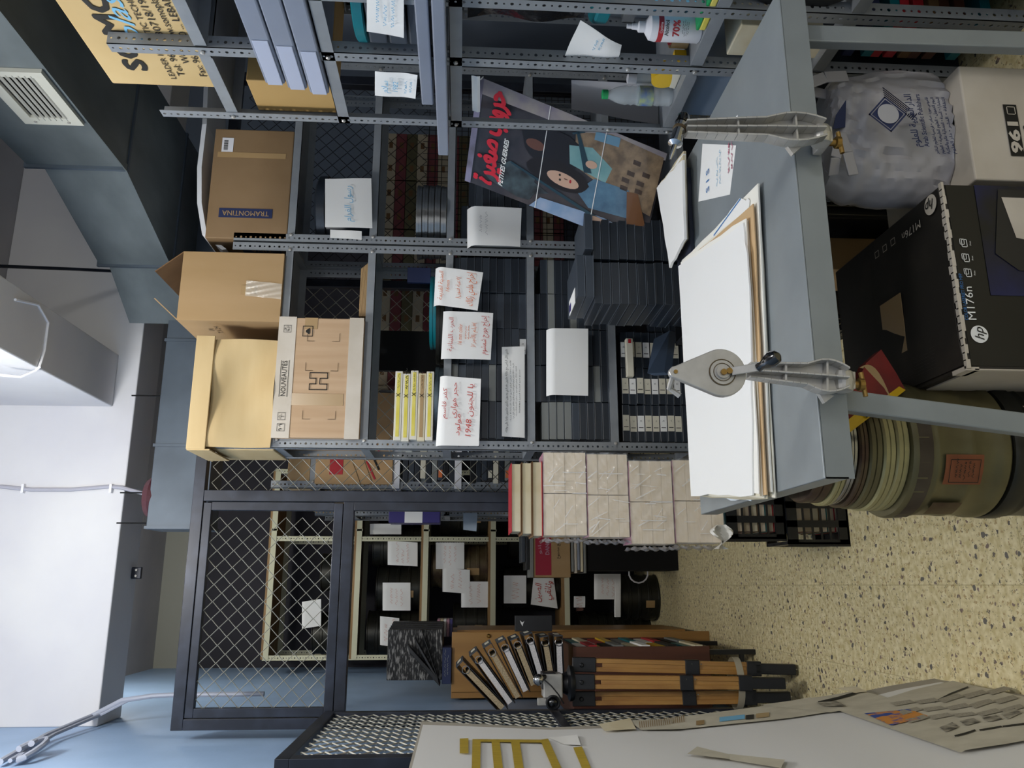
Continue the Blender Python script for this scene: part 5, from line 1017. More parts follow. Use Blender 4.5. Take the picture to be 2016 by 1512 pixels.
hsheet('white sheet with blue handwriting hanging at the wide upright, above the grey trays', [(722, 62), (722, -30), (795, -30), (795, 76)], XR-0.012, [('~3', 0, 0, 0.06, M_blue, 0.1)])
hsheet('white sheet with blue Arabic handwriting and 1980 between the two uprights', [(738, 188), (738, 142), (822, 146), (818, 192)], XR-0.010, [(ar('سلام'), 0, 0.25, 0.02, M_blue, 0.06), ('1982', 0, 0.0, 0.016, M_blue, 0.05), ('~2', 0, -0.3, 0.03, M_blue, 0.06)])
hsheet('white sheet bending off the teal can above the tape dispenser, with faint blue writing', [(1112, 110), (1143, 38), (1224, 92), (1216, 122)], XR+0.02, [('~2', 0.1, 0, 0.03, M_blue, 0.05)])
hsheet('small white sheet behind the poster corner at the rack upright', [(930, 218), (928, 150), (945, 150), (945, 220)], XR+0.03)
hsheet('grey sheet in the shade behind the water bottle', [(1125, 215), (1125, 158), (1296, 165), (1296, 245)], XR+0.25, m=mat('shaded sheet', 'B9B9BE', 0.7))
t = thing('film_can', 'large teal film can on the shelf above the alcohol bottle', 'film can', (XR+0.2, 1.75, 1.2)); MB().lathe((XR+0.20, 1.78, 1.118), [(0.185, 0), (0.19, 0.004), (0.19, 0.034), (0.185, 0.04)], n=48, ax=(0.0, 0, 1)).build('can_body', M_teal, t, smooth=True)
t = thing('wrapped_reel', 'film reel wrapped in crumpled clear film above the white bent sheet', 'wrapped reel', (XR+0.2, 1.75, 0.99)); MB().lathe((XR+0.20, 1.78, 1.052), [(0.15, 0), (0.16, 0.01), (0.16, 0.05), (0.15, 0.06)], n=40).build('reel', mat('crumpled dark film', '4A4C50', 0.12, bump=0.8, bscale=40), t, smooth=True)
b = MB(); t = thing('dark_bag', 'large dark shiny bag filling the side rack at eye level', 'bag', (XR+0.25, 1.6, 1.2)); MB().grid(lambda u, v: Vec((XR+0.10-0.05*math.sin(PI*u)*math.sin(PI*v)+0.01*math.sin(20*u+9*v), 1.2+0.75*u, 1.17+0.33*v)), 24, 14, th=-0.02).build('bag_body', mat('dark shiny film', '141417', 0.2, bump=0.8, bscale=16), t, smooth=True)
# ---------------------------------------------------------------- inside the cage: stacked maroon and cream boxes seen through the mesh
YM = 4.45
zA = 2.16
mi = 0
for ci in range(5):
    x0_ = 1.10+ci*0.32
    zz_ = 0.9
    for r in range(18):
        m_, nm_ = ((M_maroon, 'maroon'), (M_creamb, 'cream'), (M_maroon, 'maroon'), (M_creamb, 'cream'), (M_cano, 'olive'))[r % 5] if True else None
        t = thing('archive_box', f"{nm_} archive box, level {r+1} up, pile {ci+1} behind the cage mesh at the right", 'archive box', (x0_, YM, zz_), 'archive boxes behind the mesh')
        MB().box(x0_+0.002, x0_+0.315, YM, YM+0.25, zz_, zz_+0.062).build('box_body', m_, t, bev=0.002)
        for k_ in range(2): MB().box(x0_+0.155*k_+0.06, x0_+0.155*k_+0.10, YM-0.001, YM, zz_+0.02, zz_+0.042).build('spine_mark', M_cardd, t)
        zz_ += 0.064
t = plainbox('box_shelf', 'dark steel bench holding the maroon and cream archive boxes', 'bench', (1.08, 2.75, YM-0.02, YM+0.3, 0, 0.898), M_frame, part='bench_body')
# second rack inside the cage, behind the mesh strip
rk = rack('storage_rack', 'grey slotted rack inside the cage behind the mesh strip, holding tape cases and a carton', 0.50, 1.04, 4.32, 4.62, 2.50, [2.30, 1.86, 1.53, 1.17, 0.8])
b = rect(482, 690, 850, 975, 4.30)
z_ = 1.862; t = plainbox('carton', 'tan carton with a red square and line drawings behind the mesh strip', 'cardboard box', (0.52, 1.02, 4.30, 4.55, z_, 2.27), mat('tan carton 2', 'B89468', 0.7))
poly((0.60, 4.299, 2.16), RX, UZ, [(-0.03, -0.035), (0.05, -0.035), (0.05, 0.035), (-0.03, 0.035)], M_redp, t); 
for k_ in range(3): poly((0.60+k_*0.05, 4.298, 1.98-k_*0.02), (1, 0, 0.5), (-0.5, 0, 1), [(-0.06, -0.004), (0.05, -0.004), (0.05, 0.006), (-0.06, 0.006)], M_redp if k_ != 1 else M_ink, t)
outline((0.58, 4.298, 2.02), (1, 0, 0.4), (-0.4, 0, 1), [(-0.07, -0.03), (0.1, -0.03), (0.1, 0.03), (-0.07, 0.03)], 0.002, M_ink, t)
t = plainbox('carton', 'darker tan carton end beside the one with the red square, behind the mesh', 'cardboard box', (0.50, 1.0, 4.33, 4.6, 2.302, 2.42), M_card)
M_vhs = [M_navy, M_black, M_navy2, M_grey, M_navy, M_label, M_navy, M_navy2]
for lv, z_ in enumerate((1.532, 1.172, 0.802)):
    for k_ in range(9):
        hh = 0.028; zz_ = z_+k_*0.031
        t = thing('tape_case', f"{'cream' if M_vhs[(k_+lv) % 8] is M_label else 'dark'} tape case, {ORD[k_]} up on the {['upper', 'middle', 'lower'][lv]} shelf behind the mesh strip", 'tape case', (0.6, 4.3, zz_), 'tape cases behind the mesh strip')
        MB().box(0.53+0.008*((k_*3) % 4), 0.82, 4.31, 4.52, zz_, zz_+hh).build('case_body', M_vhs[(k_+lv) % 8], t, bev=0.002)
        if k_ in (2, 5): MB().box(0.56, 0.60, 4.3085, 4.31, zz_+0.004, zz_+0.024).build('label', M_orange if k_ == 2 else M_label, t)
for z_ in (1.86, 1.53): MB().box(0.50, 1.04, 4.312, 4.318, z_-0.035, z_+0.003).build('white_shelf_edge', M_white, rk)
# ---------------------------------------------------------------- cream rack with film drums along the back of the cage
YR = 6.38; xL, xR = -0.545, 0.368
CZ = [2.95, 2.30, 1.785, 1.262, 0.688]
cr = thing('storage_rack', 'cream slotted rack at the back of the cage loaded with labelled film drums', 'shelving rack', (xL, YR, 0), 'slotted steel racks')
post(cr, xL, YR, 0, 2.95, 1, 1, M_rackw); post(cr, xR, YR, 0, 2.95, -1, 1, M_rackw); post(cr, xL, YR+0.5, 0, 2.95, 1, -1, M_rackw); post(cr, xR, YR+0.5, 0, 2.95, -1, -1, M_rackw)
for z_ in CZ:
    MB().box(xL+0.01, xR+0.5, YR-0.004, YR, z_-0.045, z_-0.005).build('shelf_rail', M_rackw, cr); MB().box(xL+0.01, xR+0.5, YR+0.49, YR+0.5, z_-0.045, z_-0.005).build('shelf_rail', M_rackw, cr)
    MB().box(xL+0.01, xR+0.5, YR-0.001, YR+0.49, z_-0.005, z_+0.012).build('plywood_board', M_ply, cr)
    MB().box(xR+0.04, xR+0.055, YR-0.004, YR+0.0, z_-0.05, z_).build('rail_end', M_rackw, cr)
post(cr, xR+0.52, YR, 0, 2.95, -1, 1, M_rackw)
def fdrum(label, x, y, z, r, h, m=M_can):
    t = thing('film_drum', label, 'film drum', (x, y, z), None); n_ = max(2, int(h/0.07)); pr = [(r*0.97, 0)]
    for k_ in range(n_):
        a, b_ = h*k_/n_, h*(k_+1)/n_; pr += [(r, a+0.002), (r, a+0.012), (r*0.965, a+0.016), (r*0.965, b_-0.010), (r, b_-0.006)]
    pr += [(r, h), (r*0.9, h+0.006)]
    MB().lathe((x, y, z), pr, n=36).build('drum_body', m, t, smooth=True)
    MB().grid(lambda u, v: Vec((x+(r+0.002)*math.cos(math.radians(245+18*u)), y+(r+0.002)*math.sin(math.radians(245+18*u)), z+h*0.15+h*0.22*v)), 4, 1).build('old_label', M_tapec, t); return t
for (lv, x, r, h, lb) in ((1, -0.36, .16, .30, 'film drum with curled paper at the far end of the second cream shelf'), (1, 0.10, .15, .26, 'green film drum on the second cream shelf near the upright'), (2, -0.36, .17, .40, 'dark green film drum on the third cream shelf, behind the marbled files'), (2, -0.02, .17, .34, 'dark film drum with tall paper sheet, middle of the third cream shelf'), (2, 0.30, .16, .38, 'brown ringed film drum by the cream upright, third shelf'),
                          (3, -0.28, .15, .26, 'black film drum with two overlapping sheets on the fourth cream shelf'), (3, 0.15, .17, .44, 'brassy stack of film cans with a square sheet, fourth cream shelf'), (3, 0.55, .16, .38, 'dark drum beyond the cream upright, fourth shelf'),
                          (4, -0.02, .17, .44, 'black film drum with a blank curled sheet on the fifth cream shelf'), (4, 0.36, .16, .40, 'old film drum with amber label behind the propped boards'), (2, 0.62, .15, .34, 'drum with pale lid at the right end of the third cream shelf')):
    fdrum(lb, x, YR+0.24, CZ[lv]+0.014 if lv else 0, r, h, M_can if 'brass' not in lb else M_canr)
for i, (x, z, w_, h_) in enumerate(((-0.40, 0.0, .17, .2), (-0.13, 0.0, .18, .24))):
    fdrum(['black film drum on the cage floor left of the round case', 'black round case with handle on the cage floor under the folded sheet'][i], x+0.02+0.02*i, YR-0.12 if i else YR+0.2, 0.0 if i else 0.0, .17, .30 if i else .56)
def cs_(x0, x1, y0, y1, j=0): return [(x0, y1), (x0, y0), (x1, y0+j), (x1, y1+j)]
YP = YR+0.055
PL = [((1075, 760), None)]
for (x0, x1, y0, y1, lb, nl, sk) in ((763, 822, 1065, 1112, 'white handwritten sheet on the brown drum, third cream shelf near the upright', 3, 3), (753, 808, 1147, 1202, 'white sheet with orange lines on the middle drum of the third cream shelf', 3, 0), (748, 786, 1213, 1270, 'white sheet on the green drum behind the marbled files', 2, 4),
        (858, 914, 1068, 1120, 'square white sheet on the brassy drum of the fourth cream shelf', 3, 0), (871, 925, 1118, 1165, 'white sheet overlapping the square one, fourth cream shelf', 2, 4), (908, 961, 1145, 1196, 'white sheet with blue writing, lowest of the three overlapping', 2, 0),
        (992, 1036, 1133, 1188, 'blank curled white sheet on the fifth cream shelf drum', 1, 0), (1170, 1222, 1130, 1180, 'white sheet with red writing on the floor drum under the last cream shelf', 3, 0), (1130, 1152, 1174, 1196, 'small square label sheet on the black drum under the last cream shelf', 1, 0), (672, 684, 1133, 1186, 'white sheet edge beside the door frame, second cream shelf', 0, 0), (594, 632, 1185, 1238, 'white sheet behind the transom mesh, second cream shelf', 0, -6), (728, 790, 1031, 1052, 'pale sheet right of the cream upright, third shelf', 0, 0), (1210, 1222, 1140, 1215, 'narrow folded white sheet over the round floor case', 0, 0)):
    paper(lb, cs_(x0, x1, y0, y1, sk), YP if x0 < 1100 else (YR-0.30 if x0 > 1165 else YR+0.02), curl=0.01, writing=[('~%d' % nl, 0, 0, 0.12, mat('faint red pen', 'D89A88', 0.7), 0.15)] if nl else None)
t, P, R, U, n = paper('crumpled white sheet with large red Arabic writing under the carton, fifth cream shelf', [(1045, 1190), (1050, 1138), (1090, 1138), (1098, 1198)], YP, curl=0.0, writing=[(ar('الصين'), -0.05, 0.22, 0.05, M_red, 0.14), (ar('وثائقي'), 0.1, -0.15, 0.05, M_red, 0.14)])
# dano carton on the black cabinet
YD = 5.55; b = rect(1117, 1276, 1060, 1120, YD)
zb_ = at(1122, 1090, Y=YD).z; t = plainbox('low_cabinet', 'plain black cabinet on the cage floor under the red-labelled carton', 'cabinet', (b[0]-0.01, b[0]+0.34, YD, YD+0.4, 0.0, zb_-0.11), M_hole, part='cabinet_body')
for k_ in range(5):
    z_ = zb_-0.108+k_*0.021; t = thing('record_sleeve', f"worn plastic-wrapped magazine, {ORD[k_]} of the pile under the red-labelled carton", 'magazine', (b[0]+0.1, YD, z_), 'magazines on the black cabinet'); MB().box(b[0]-0.03+0.01*(k_ % 3), b[0]+0.3, YD-0.02, YD+0.3, z_, z_+0.017).build('sleeve', [M_grey, M_paper2, M_gbox, M_cardw, M_grey][k_], t, bev=0.003)
zq_ = zb_; b2 = rect(1050, 1120, 1062, 1137, YD)
t = thing('carton', 'brown carton with a crimson panel lettered DANO, on the black cabinet inside the cage', 'cardboard box', (b2[0]+0.15, YD+0.15, zq_)); MB().box(b2[0], b2[0]+0.34, YD-0.02, YD+0.25, zq_, b2[3]).build('carton_body', M_card, t, bev=0.003)
hh = b2[3]-zq_; MB().box(b2[0]+0.015, b2[0]+0.34, YD-0.0215, YD-0.02, b2[3]-hh*0.48, b2[3]-0.012).build('crimson_panel', mat('crimson print', 'A01C38', 0.5), t)
text('DANO', (b2[0]+0.20, YD-0.022, b2[3]-hh*0.38), RX, UZ, 0.026, M_pink, t, fb=0.0015, width=0.10); text(ar('دانو'), (b2[0]+0.20, YD-0.022, b2[3]-hh*0.17), RX, UZ, 0.022, M_pink, t, width=0.09); text(ar('تراث مع مصنوع'), (b2[0]+0.21, YD-0.022, b2[3]-hh*0.66), RX, UZ, 0.02, M_ink, t, width=0.17)
for k_ in range(3):
    z_ = b2[3]+0.002+k_*0.028; t = thing('propped_book', f"grey covered book, {ORD[k_]} above the crimson carton", 'book', (b2[0]+0.1, YD, z_), 'books on the crimson carton'); MB().box(b2[0]+0.05*k_, b2[0]+0.32, YD-0.03, YD+0.2, z_, z_+0.024).build('book_body', [M_grey, M_black, M_navy2][k_], t, bev=0.002)
t = thing('floor_cable', 'white cable looping on the cage floor by the black round case', 'cable', (0.0, 6.2, 0)); q0 = at(1258, 1128, Y=5.9); MB().tube([q0+Vec((0.07*math.cos(a), 0.02, 0.07*math.sin(a))) for a in [i*0.45 for i in range(12)]], 0.006, n=6).build('cable', M_white, t, smooth=True)
# violet boxes and card tray on the rack behind the door jamb
b = rect(764, 866, 1012, 1028, 4.6); t = plainbox('tape_box', 'violet tape box with a pale label seen past the door jamb', 'tape box', (b[0]-0.0, b[1]+0.2, 4.64, 4.8, b[2], b[3]), M_purple, part='box_body'); MB().box(b[0]-0.001, b[0]+0.10, 4.637, 4.64, b[2]+0.10, b[3]-0.09).build('label', M_paper, t)
t2_ = thing('storage_rack', 'grey slotted rack deeper in the cage to the right of the cream one', 'shelving rack', (0.42, 5.3, 0), 'slotted steel racks'); post(t2_, 0.42, 5.1, 0, 2.4, 1, 1); post(t2_, 0.42, 5.5, 0, 2.4, 1, -1)
for z_ in (2.2, 1.6, 1.1): shelf(t2_, 0.425, 1.2, 5.1, 5.5, z_)
paper('pale blue sheet hanging beyond the door jamb near the grey rack', [(912, 1043), (912, 1010), (940, 1010), (938, 1046)], 5.09, curl=0.0, m=mat('pale blue sheet', 'A9B8C8', 0.7))
for i, (x, z) in enumerate(((0.45, 2.202), (0.45, 1.602), (0.45, 1.102))):
    plainbox('carton', ['flat tan carton on the deeper grey rack behind the lintel', 'brown carton on the middle of the deeper grey rack', 'brown carton low on the deeper grey rack'][i], 'cardboard box', (x, 1.1, 5.12, 5.45, z, z+0.22), M_card)
plainbox('dark_box', 'added navy box darkening the gap under the side rack, behind the right table leg', 'storage box', (1.505, 1.86, 2.045, 2.31, 0.001, 0.44), M_navy, part='box_body')  # box added to make the gap behind the lying files dark
plainbox('dark_box', 'black storage box on the floor at the far right under the side rack', 'storage box', (1.50, 1.86, 1.40, 1.70, 0.001, 0.30), M_black, part='box_body')
# ---------------------------------------------------------------- left side: wooden cabinet, files, binders, tripod, panel
YW = 4.95; xw = -0.285; zw = at(889, 1300, Y=YW).z
t = thing('wooden_cabinet', 'tall varnished wooden cabinet with a small brass knob, along the blue wall', 'cabinet', (-0.46, 5.4, 0))
MB().box(-0.635, xw, YW, 5.86, 0.06, zw).build('cabinet_body', M_wood, t, bev=0.003)
MB().box(-0.60, xw+0.018, YW-0.015, YW, 0.0, zw).build('front_board', M_wood, t, bev=0.003)
kp = at(962, 1252, Y=YW-0.02); MB().lathe(kp, [(0.010, 0), (0.012, 0.004), (0.006, 0.012)], n=16, ax=(0, -1, 0)).build('knob', M_brass, t, smooth=True)
MB().box(xw, xw+0.012, YW+0.3, 5.86, 0.06, zw-0.03).build('side_board', M_wood, t)
zf = zw+0.001
bb_ = rect(868, 889, 1290, 1345, YW)
t = thing('navy_book', 'navy cloth book with silver script lying on the wooden cabinet', 'book', (-0.45, 5.0, zf)); MB().box(bb_[0], bb_[0]+0.2, YW-0.04, YW+0.2, zf, zf+0.052).build('cover', M_navyink, t, bev=0.002); scrib((bb_[0]+0.1, YW-0.0405, zf+0.028), RX, UZ, 0.14, 0.03, 2, M_grey, t, seed=5, th=0.002)
# box files standing on top
zf2 = at(868, 1300, Y=YW-0.1).z
for i in range(5):
    y_ = YW+0.02+i*0.085
    b = rect(762, 866, 1240, 1340, YW); t = thing('box_file', 'marbled black box file, its face turned outwards, foremost of the row on the cabinet' if i == 0 else f"black box file with pale top label, {['', 'second', 'third', 'fourth', 'fifth'][i]} of the row on the cabinet", 'box file', (-0.4, y_, zf2), 'box files on the wooden cabinet')
    MB().box(b[0]-0.0+0.01*i, b[1]+0.008*i, y_, y_+0.075, zf+0.054, b[3]).build('file_body', M_marble if i == 0 else M_black, t, bev=0.003); MB().box(b[0]+0.02, b[1]-0.04, y_+0.01, y_+0.06, b[3], b[3]+0.001).build('top_label', M_label, t)
for i, (a, b_) in enumerate(((810, 1.0), (828, 0.8), (845, 0.6))):
    P = [at(a, 1262+8*i, Y=YW-0.10-0.02*i), at(a-8, 1236, Y=YW+0.02), at(868, 1345-3*i, Y=YW-0.12), ]
    t = thing('box_file', f"black box file fanned open and leaning forward on the cabinet, {['top', 'middle', 'lower'][i]} one", 'box file', tuple(P[2]), 'leaning black box files')
    q0, q1 = at(806+14*i, 1285-14*i, Y=YW-0.05), at(866, 1352, Y=YW-0.07); dd_ = (q1-q0); MB().ob(q0, dd_, Vec((0, 0.20, 0.0)), Vec((0.045, 0, 0.012))).build('file_body', M_black, t, bev=0.003)
# magazines and pink books on cabinet behind
for i in range(5):
    z_ = zf+i*0.02; 
    b = rect(885, 960, 1218, 1245, YW+0.5)
    t = thing('picture_book', f"{['violet', 'pink', 'white', 'cream', 'pink and white'][i]} picture book on the right edge of the cabinet, {ORD[i]} of the pile", 'book', (b[0]+0.06, YW+0.45, z_), 'picture books on the cabinet'); MB().box(b[0]-0.02, b[1], YW+0.4, YW+0.62, z_-0.0, z_+0.017).build('book_body', [M_purple, M_pink, M_paper, M_paper2, M_pink][i], t)
b = rect(1014, 1087, 1212, 1243, YW-0.10)
t = thing('slim_black_box', 'slim black box with a small white bird mark propped against the wooden cabinet', 'slim box', (b[0]+0.05, YW, b[2])); MB().box(b[0], b[1], YW-0.10, YW-0.06, b[2], b[3]).build('box_body', mat('matt black card', '26282C', 0.5), t, bev=0.002)
o = Vec(((b[0]+b[1])/2, YW-0.101, b[3]-0.04)); poly(o, RX, UZ, [(-0.016, -0.004), (0.0, 0.006), (0.018, 0.012), (0.006, -0.002), (0.014, -0.014), (-0.004, -0.006)], M_paper, t)
# dark cabinet with open shelf carrying the binders
YA = 4.15; xa_ = -0.297; za_ = at(1128, 1310, Y=YA).z; zlo = at(1398, 1300, Y=YA).z
t = thing('low_wooden_shelf', 'dark brown wooden shelf unit on black steel legs, holding magazines, beside the tripod', 'shelf unit', (-0.5, 4.5, 0))
MB().box(-0.64, xa_, YA, 4.85, zlo, zlo+0.02).build('bottom_board', M_woodd, t); MB().box(-0.64, xa_, YA, 4.85, za_-0.022, za_-0.002).build('top_board', M_woodd, t); MB().box(-0.64, xa_, YA, YA+0.018, zlo+0.02, za_-0.022).build('end_board', M_woodd, t); MB().box(-0.64, xa_, 4.83, 4.85, zlo+0.02, za_-0.022).build('end_board', M_woodd, t); MB().box(-0.64, -0.62, YA+0.02, 4.83, zlo+0.02, za_-0.022).build('back_board', M_woodd, t)
for (x, y) in ((xa_-0.03, YA+0.03), (xa_-0.03, 4.80), (-0.61, YA+0.03), (-0.61, 4.80)): MB().box(x-0.012, x+0.012, y-0.012, y+0.012, 0, zlo).build('leg', M_black, t)
MB().box(-0.61, xa_-0.02, YA+0.02, YA+0.04, 0.06, 0.08).build('rail', M_black, t)
for st in (0, 1):
    for i in range(14):
        z_ = zlo+0.022+i*0.045; m_ = [M_paper2, M_ink, M_paper, M_grey, M_redp, M_teal, M_yellow][(i*5+st*3) % 7]
        t = thing('magazine_bundle', f"{['cream', 'black', 'white', 'grey', 'red', 'teal', 'yellow'][(i*5+st*3) % 7]} magazine bundle, {ORD[i]} of the {'front' if st == 0 else 'rear'} pile in the dark wooden shelf", 'magazines', (-0.48, 4.4, z_), 'magazines in the wooden shelf unit'); MB().box(-0.60, xa_+0.004-0.008*(i % 3), 4.19+0.33*st, 4.49+0.33*st, z_, z_+0.041).build('pages', m_, t)
# lever-arch binders piled in a fan on the unit
zb0 = za_+0.001
BN = [((1118, 1252), (1150, 1352), 0), ((1096, 1250), (1112, 1352), 0), ((1078, 1254), (1100, 1355), 0), ((1050, 1246), (1085, 1350), 0), ((1030, 1256), (1068, 1352), 0), ((1008, 1262), (1056, 1368), 0), ((980, 1260), (1042, 1378), 0), ((952, 1276), (1032, 1385), 0), ((912, 1294), (1008, 1392), 0)]
BN = [((1108, 1252), (1112, 1345)), ((1080, 1252), (1096, 1345)), ((1048, 1246), (1078, 1345)), ((1022, 1254), (1060, 1350)), ((996, 1258), (1045, 1362)), ((968, 1266), (1030, 1374)), ((940, 1280), (1015, 1384)), ((912, 1300), (1000, 1392))]
for i, (a, b_) in enumerate(BN):
    Yb = YA-0.05-0.01*i; P, Q = at(*a, Y=Yb), at(*b_, Y=Yb); d_ = (Q-P); nn = Vec((-d_.z, 0, d_.x)).normalized(); 
    if nn.z < 0: nn = -nn
    th = 0.043; dp = Vec((0, 0.25, 0))
    t = thing('lever_arch_binder', f"black lever-arch binder full of {'cream' if i % 2 else 'white'} paper, {ORD[i]} of the fanned pile", 'binder', tuple(P), 'binders piled in a fan')
    MB().ob(P, d_, dp, nn*0.004).build('cover', M_black, t); MB().ob(P+nn*th, d_, dp, nn*0.004).build('cover', M_black, t)
    MB().ob(P+d_*0.17+nn*0.008, d_*0.78, dp*0.96, nn*(th-0.018)).build('pages', mat('binder pages '+str(i % 2), ['D9D7D6', 'B8A88A'][i % 2], 0.8, col2=['BDBBBE', '8E7E62'][i % 2], scale=60, stretch=(3, 0.2, 3)), t)
    e = -d_.normalized()*0.003; MB().ob(P+e, -e*1.5, dp, nn*(th+0.004)).build('spine', M_navy2, t)
    MB().ob(P+e*1.6+Vec((0, 0.06, 0))+nn*0.01, e*0.3, dp*0.4, nn*(th-0.02)).build('spine_label', M_label, t)
    rg = MB(); c_ = P+d_*0.13+nn*th*0.5+Vec((0, -0.004, 0)); 
    rg.tube([c_+d_.normalized()*0.018*math.cos(k)+nn*0.018*math.sin(k) for k in [j*PI/6 for j in range(13)]], 0.0016, n=5); rg.build('ring_mechanism', M_chrome, t)
# tripod
t = thing('wooden_tripod', 'folded wooden camera tripod with black clamps and a cream strap, leaning by the gate', 'tripod', (-0.4, 3.62, 0))
ft = [at(1565, 1318, Y=3.66), at(1545, 1345, Y=3.55), at(1555, 1372, Y=3.62)]; tp = [at(1135, 1308, Y=3.78), at(1135, 1342, Y=3.68), at(1135, 1375, Y=3.76)]
for f_ in ft: f_.z = max(f_.z, 0.012)
for i, (p, q) in enumerate(zip(tp, ft)):
    d_ = (q-p); s_ = Vec((0.5, 0, 0)).cross(d_).normalized()
    rr = RX*0.0185
    for k_ in (-1, 1): MB().beam(p+rr*k_, p+d_*0.80+rr*k_*0.9, 0.019, 0.030, up=(0, 1, 0)).build('leg_rail', M_woodt, t, bev=0.002)
    MB().beam(p+d_*0.12, p+d_*0.92, 0.038, 0.020, up=(0, 1, 0)).build('lower_leg', M_woodt, t, bev=0.002)
    MB().beam(p+d_*0.82, q, 0.044, 0.040, up=(0, 1, 0)).build('rubber_foot', M_black, t, bev=0.003)
    MB().lathe(q-d_.normalized()*0.02, [(0.010, 0), (0.003, 0.03)], n=10, ax=d_).build('spike', M_alu, t)
    for s_ in (0.0, 0.52, 0.80): MB().beam(p+d_*(s_-0.02), p+d_*(s_+(0.09 if s_ == 0 else 0.045)), 0.062, 0.040, up=(0, 1, 0)).build('clamp_band', M_black, t, bev=0.003)
    MB().lathe(p+d_*0.02+Vec((0, -0.018, 0)), [(0.010, 0), (0.010, 0.010), (0.006, 0.014)], n=10, ax=(0, -1, 0)).build('clamp_knob', M_black, t)
    for s_ in (0.53, 0.57): MB().lathe(p+d_*s_+Vec((0.015, -0.018, 0)), [(0.003, 0), (0.003, 0.002)], n=8, ax=(0, -1, 0)).build('rivet', M_chrome, t)
s0, s1 = [p.lerp(q, 0.74) for p, q in zip(tp, ft)][0], [p.lerp(q, 0.74) for p, q in zip(tp, ft)][2]; c_ = (s0+s1)/2+Vec((0, -0.03, 0))
MB().grid(lambda u, v: c_+Vec((0.108*math.cos(2*PI*u), 0.02+0.075*math.sin(2*PI*u), -0.014+0.03*v)), 40, 2, th=-0.002).build('strap', M_label, t, smooth=True)
hd = at(1120, 1345, Y=3.72)
MB().lathe(hd+Vec((0, 0, -0.02)), [(0.07, 0), (0.075, 0.01), (0.075, 0.02), (0.05, 0.03), (0.04, 0.05)], n=28).build('tripod_head', M_black, t, smooth=True)
cm = thing('film_viewer', 'small grey and black camera-like device with round glass ball, standing on the tripod head', 'camera', tuple(hd+Vec((0, 0, 0.032))))
cb = hd+Vec((-0.0, -0.02, 0.034))
MB().box(cb.x-0.055, cb.x+0.045, cb.y-0.04, cb.y+0.05, cb.z, cb.z+0.085).build('camera_body', M_alu, cm, bev=0.006)
MB().box(cb.x-0.02, cb.x+0.05, cb.y-0.035, cb.y+0.045, cb.z+0.03, cb.z+0.09).build('leather_cover', M_black, cm, bev=0.004)
lp = at(1090, 1385, Y=3.63); MB().lathe(lp+Vec((0, 0.05, 0)), [(0.030, 0), (0.032, 0.03), (0.026, 0.032), (0.020, 0.025)], n=28, ax=(0, -1, 0)).build('lens_barrel', M_black, cm, smooth=True)
MB().lathe(lp+Vec((0, 0.024, 0)), [(0.020, 0), (0.015, 0.007), (0.006, 0.010)], n=24, ax=(0, -1, 0)).build('lens_glass', mat('lens glass', '050608', 0.03, coat=1), cm, smooth=True)
kb = at(1060, 1338, Y=3.62); MB().lathe(kb, [(0.001, -0.024)]+[(0.024*math.cos(a), 0.024*math.sin(a)) for a in [-1.4+i*0.2 for i in range(15)]]+[(0.001, 0.024)], n=24, ax=(0, -1, 0)).build('round_knob', M_chrome, cm, smooth=True)
MB().tube([kb+Vec((0, 0.01, 0)), kb+Vec((0.01, 0.03, -0.03)), cb+Vec((0, 0.02, 0.08))], 0.009, n=8).build('knob_arm', M_black, cm, smooth=True)
MB().box(cb.x-0.085, cb.x-0.055, cb.y-0.03, cb.y-0.01, cb.z+0.01, cb.z+0.11).build('side_grip', M_alu, cm, bev=0.003)
MB().tube([kb+Vec((0.02, 0, 0)), at(1085, 1350, Y=3.60), at(1100, 1368, Y=3.59), at(1110, 1385, Y=3.60)], 0.003, n=6).build('cord', M_black, cm, smooth=True)
# white panel bowed against the gate, with newspaper and tape
tpn = thing('white_panel', 'large bowed white panel with taped newspaper and yellow tape, leaning near the open gate', 'panel', (-0.33, 2.3, 0))
def far_edge(v):      # v 0 floor .. 1 top, foot of the panel's far edge to its top
    K = [(0.0, 1838, 1336, 2.585), (0.10, 1740, 1352, 2.585), (0.22, 1640, 1375, 2.58), (0.36, 1500, 1400, 2.57), (0.55, 1310, 1424, 2.56), (0.75, 1080, 1432, 2.55), (1.0, 830, 1420, 2.54)]
    for a, b_ in zip(K, K[1:]):
        if v <= b_[0]+1e-9:
            w_ = (v-a[0])/(b_[0]-a[0]); return at(a[1]+(b_[1]-a[1])*w_, a[2]+(b_[2]-a[2])*w_, Y=a[3])
    return at(830, 1420, Y=2.54)
def near_edge(v, s=1.0):
    f_ = far_edge(v); dirn = Vec((-0.03, -1.25, 0)) if True else None
    g_ = f_ + Vec((0.01*(1-v), -1.05, 0))
    return g_
def surf(u, v): return far_edge(v).lerp(near_edge(v), u)
MB().grid(lambda u, v: surf(u, v), 10, 24, th=-0.006).build('backing_board', M_boardg, tpn, smooth=True)
EXO = Vec((0.004, 0, 0.0))
def edge_u(v): return 0.085+0.02*math.sin(6*v)
MB().grid(lambda u, v: surf(edge_u(0.02+v*0.975)*1.0+(1-edge_u(0.02+v*0.975))*u, 0.02+v*0.975)+EXO, 10, 24, th=-0.001).build('white_sheet', M_board, tpn, smooth=True)
def uvp(x, y):         # where a point of the photograph falls on the panel
    X_ = -0.33; v = 0.3; u = 0.1
    for _ in range(6):
        p = at(x, y, X=X_); u = (2.565-p.y)/1.05; lo, hi = -0.02, 1.0
        for __ in range(24):
            md = (lo+hi)/2
            if far_edge(max(md, 0)).z < p.z: lo = md
            else: hi = md
        v = max(0.0, lo); X_ = surf(u, v).x
    return u, v
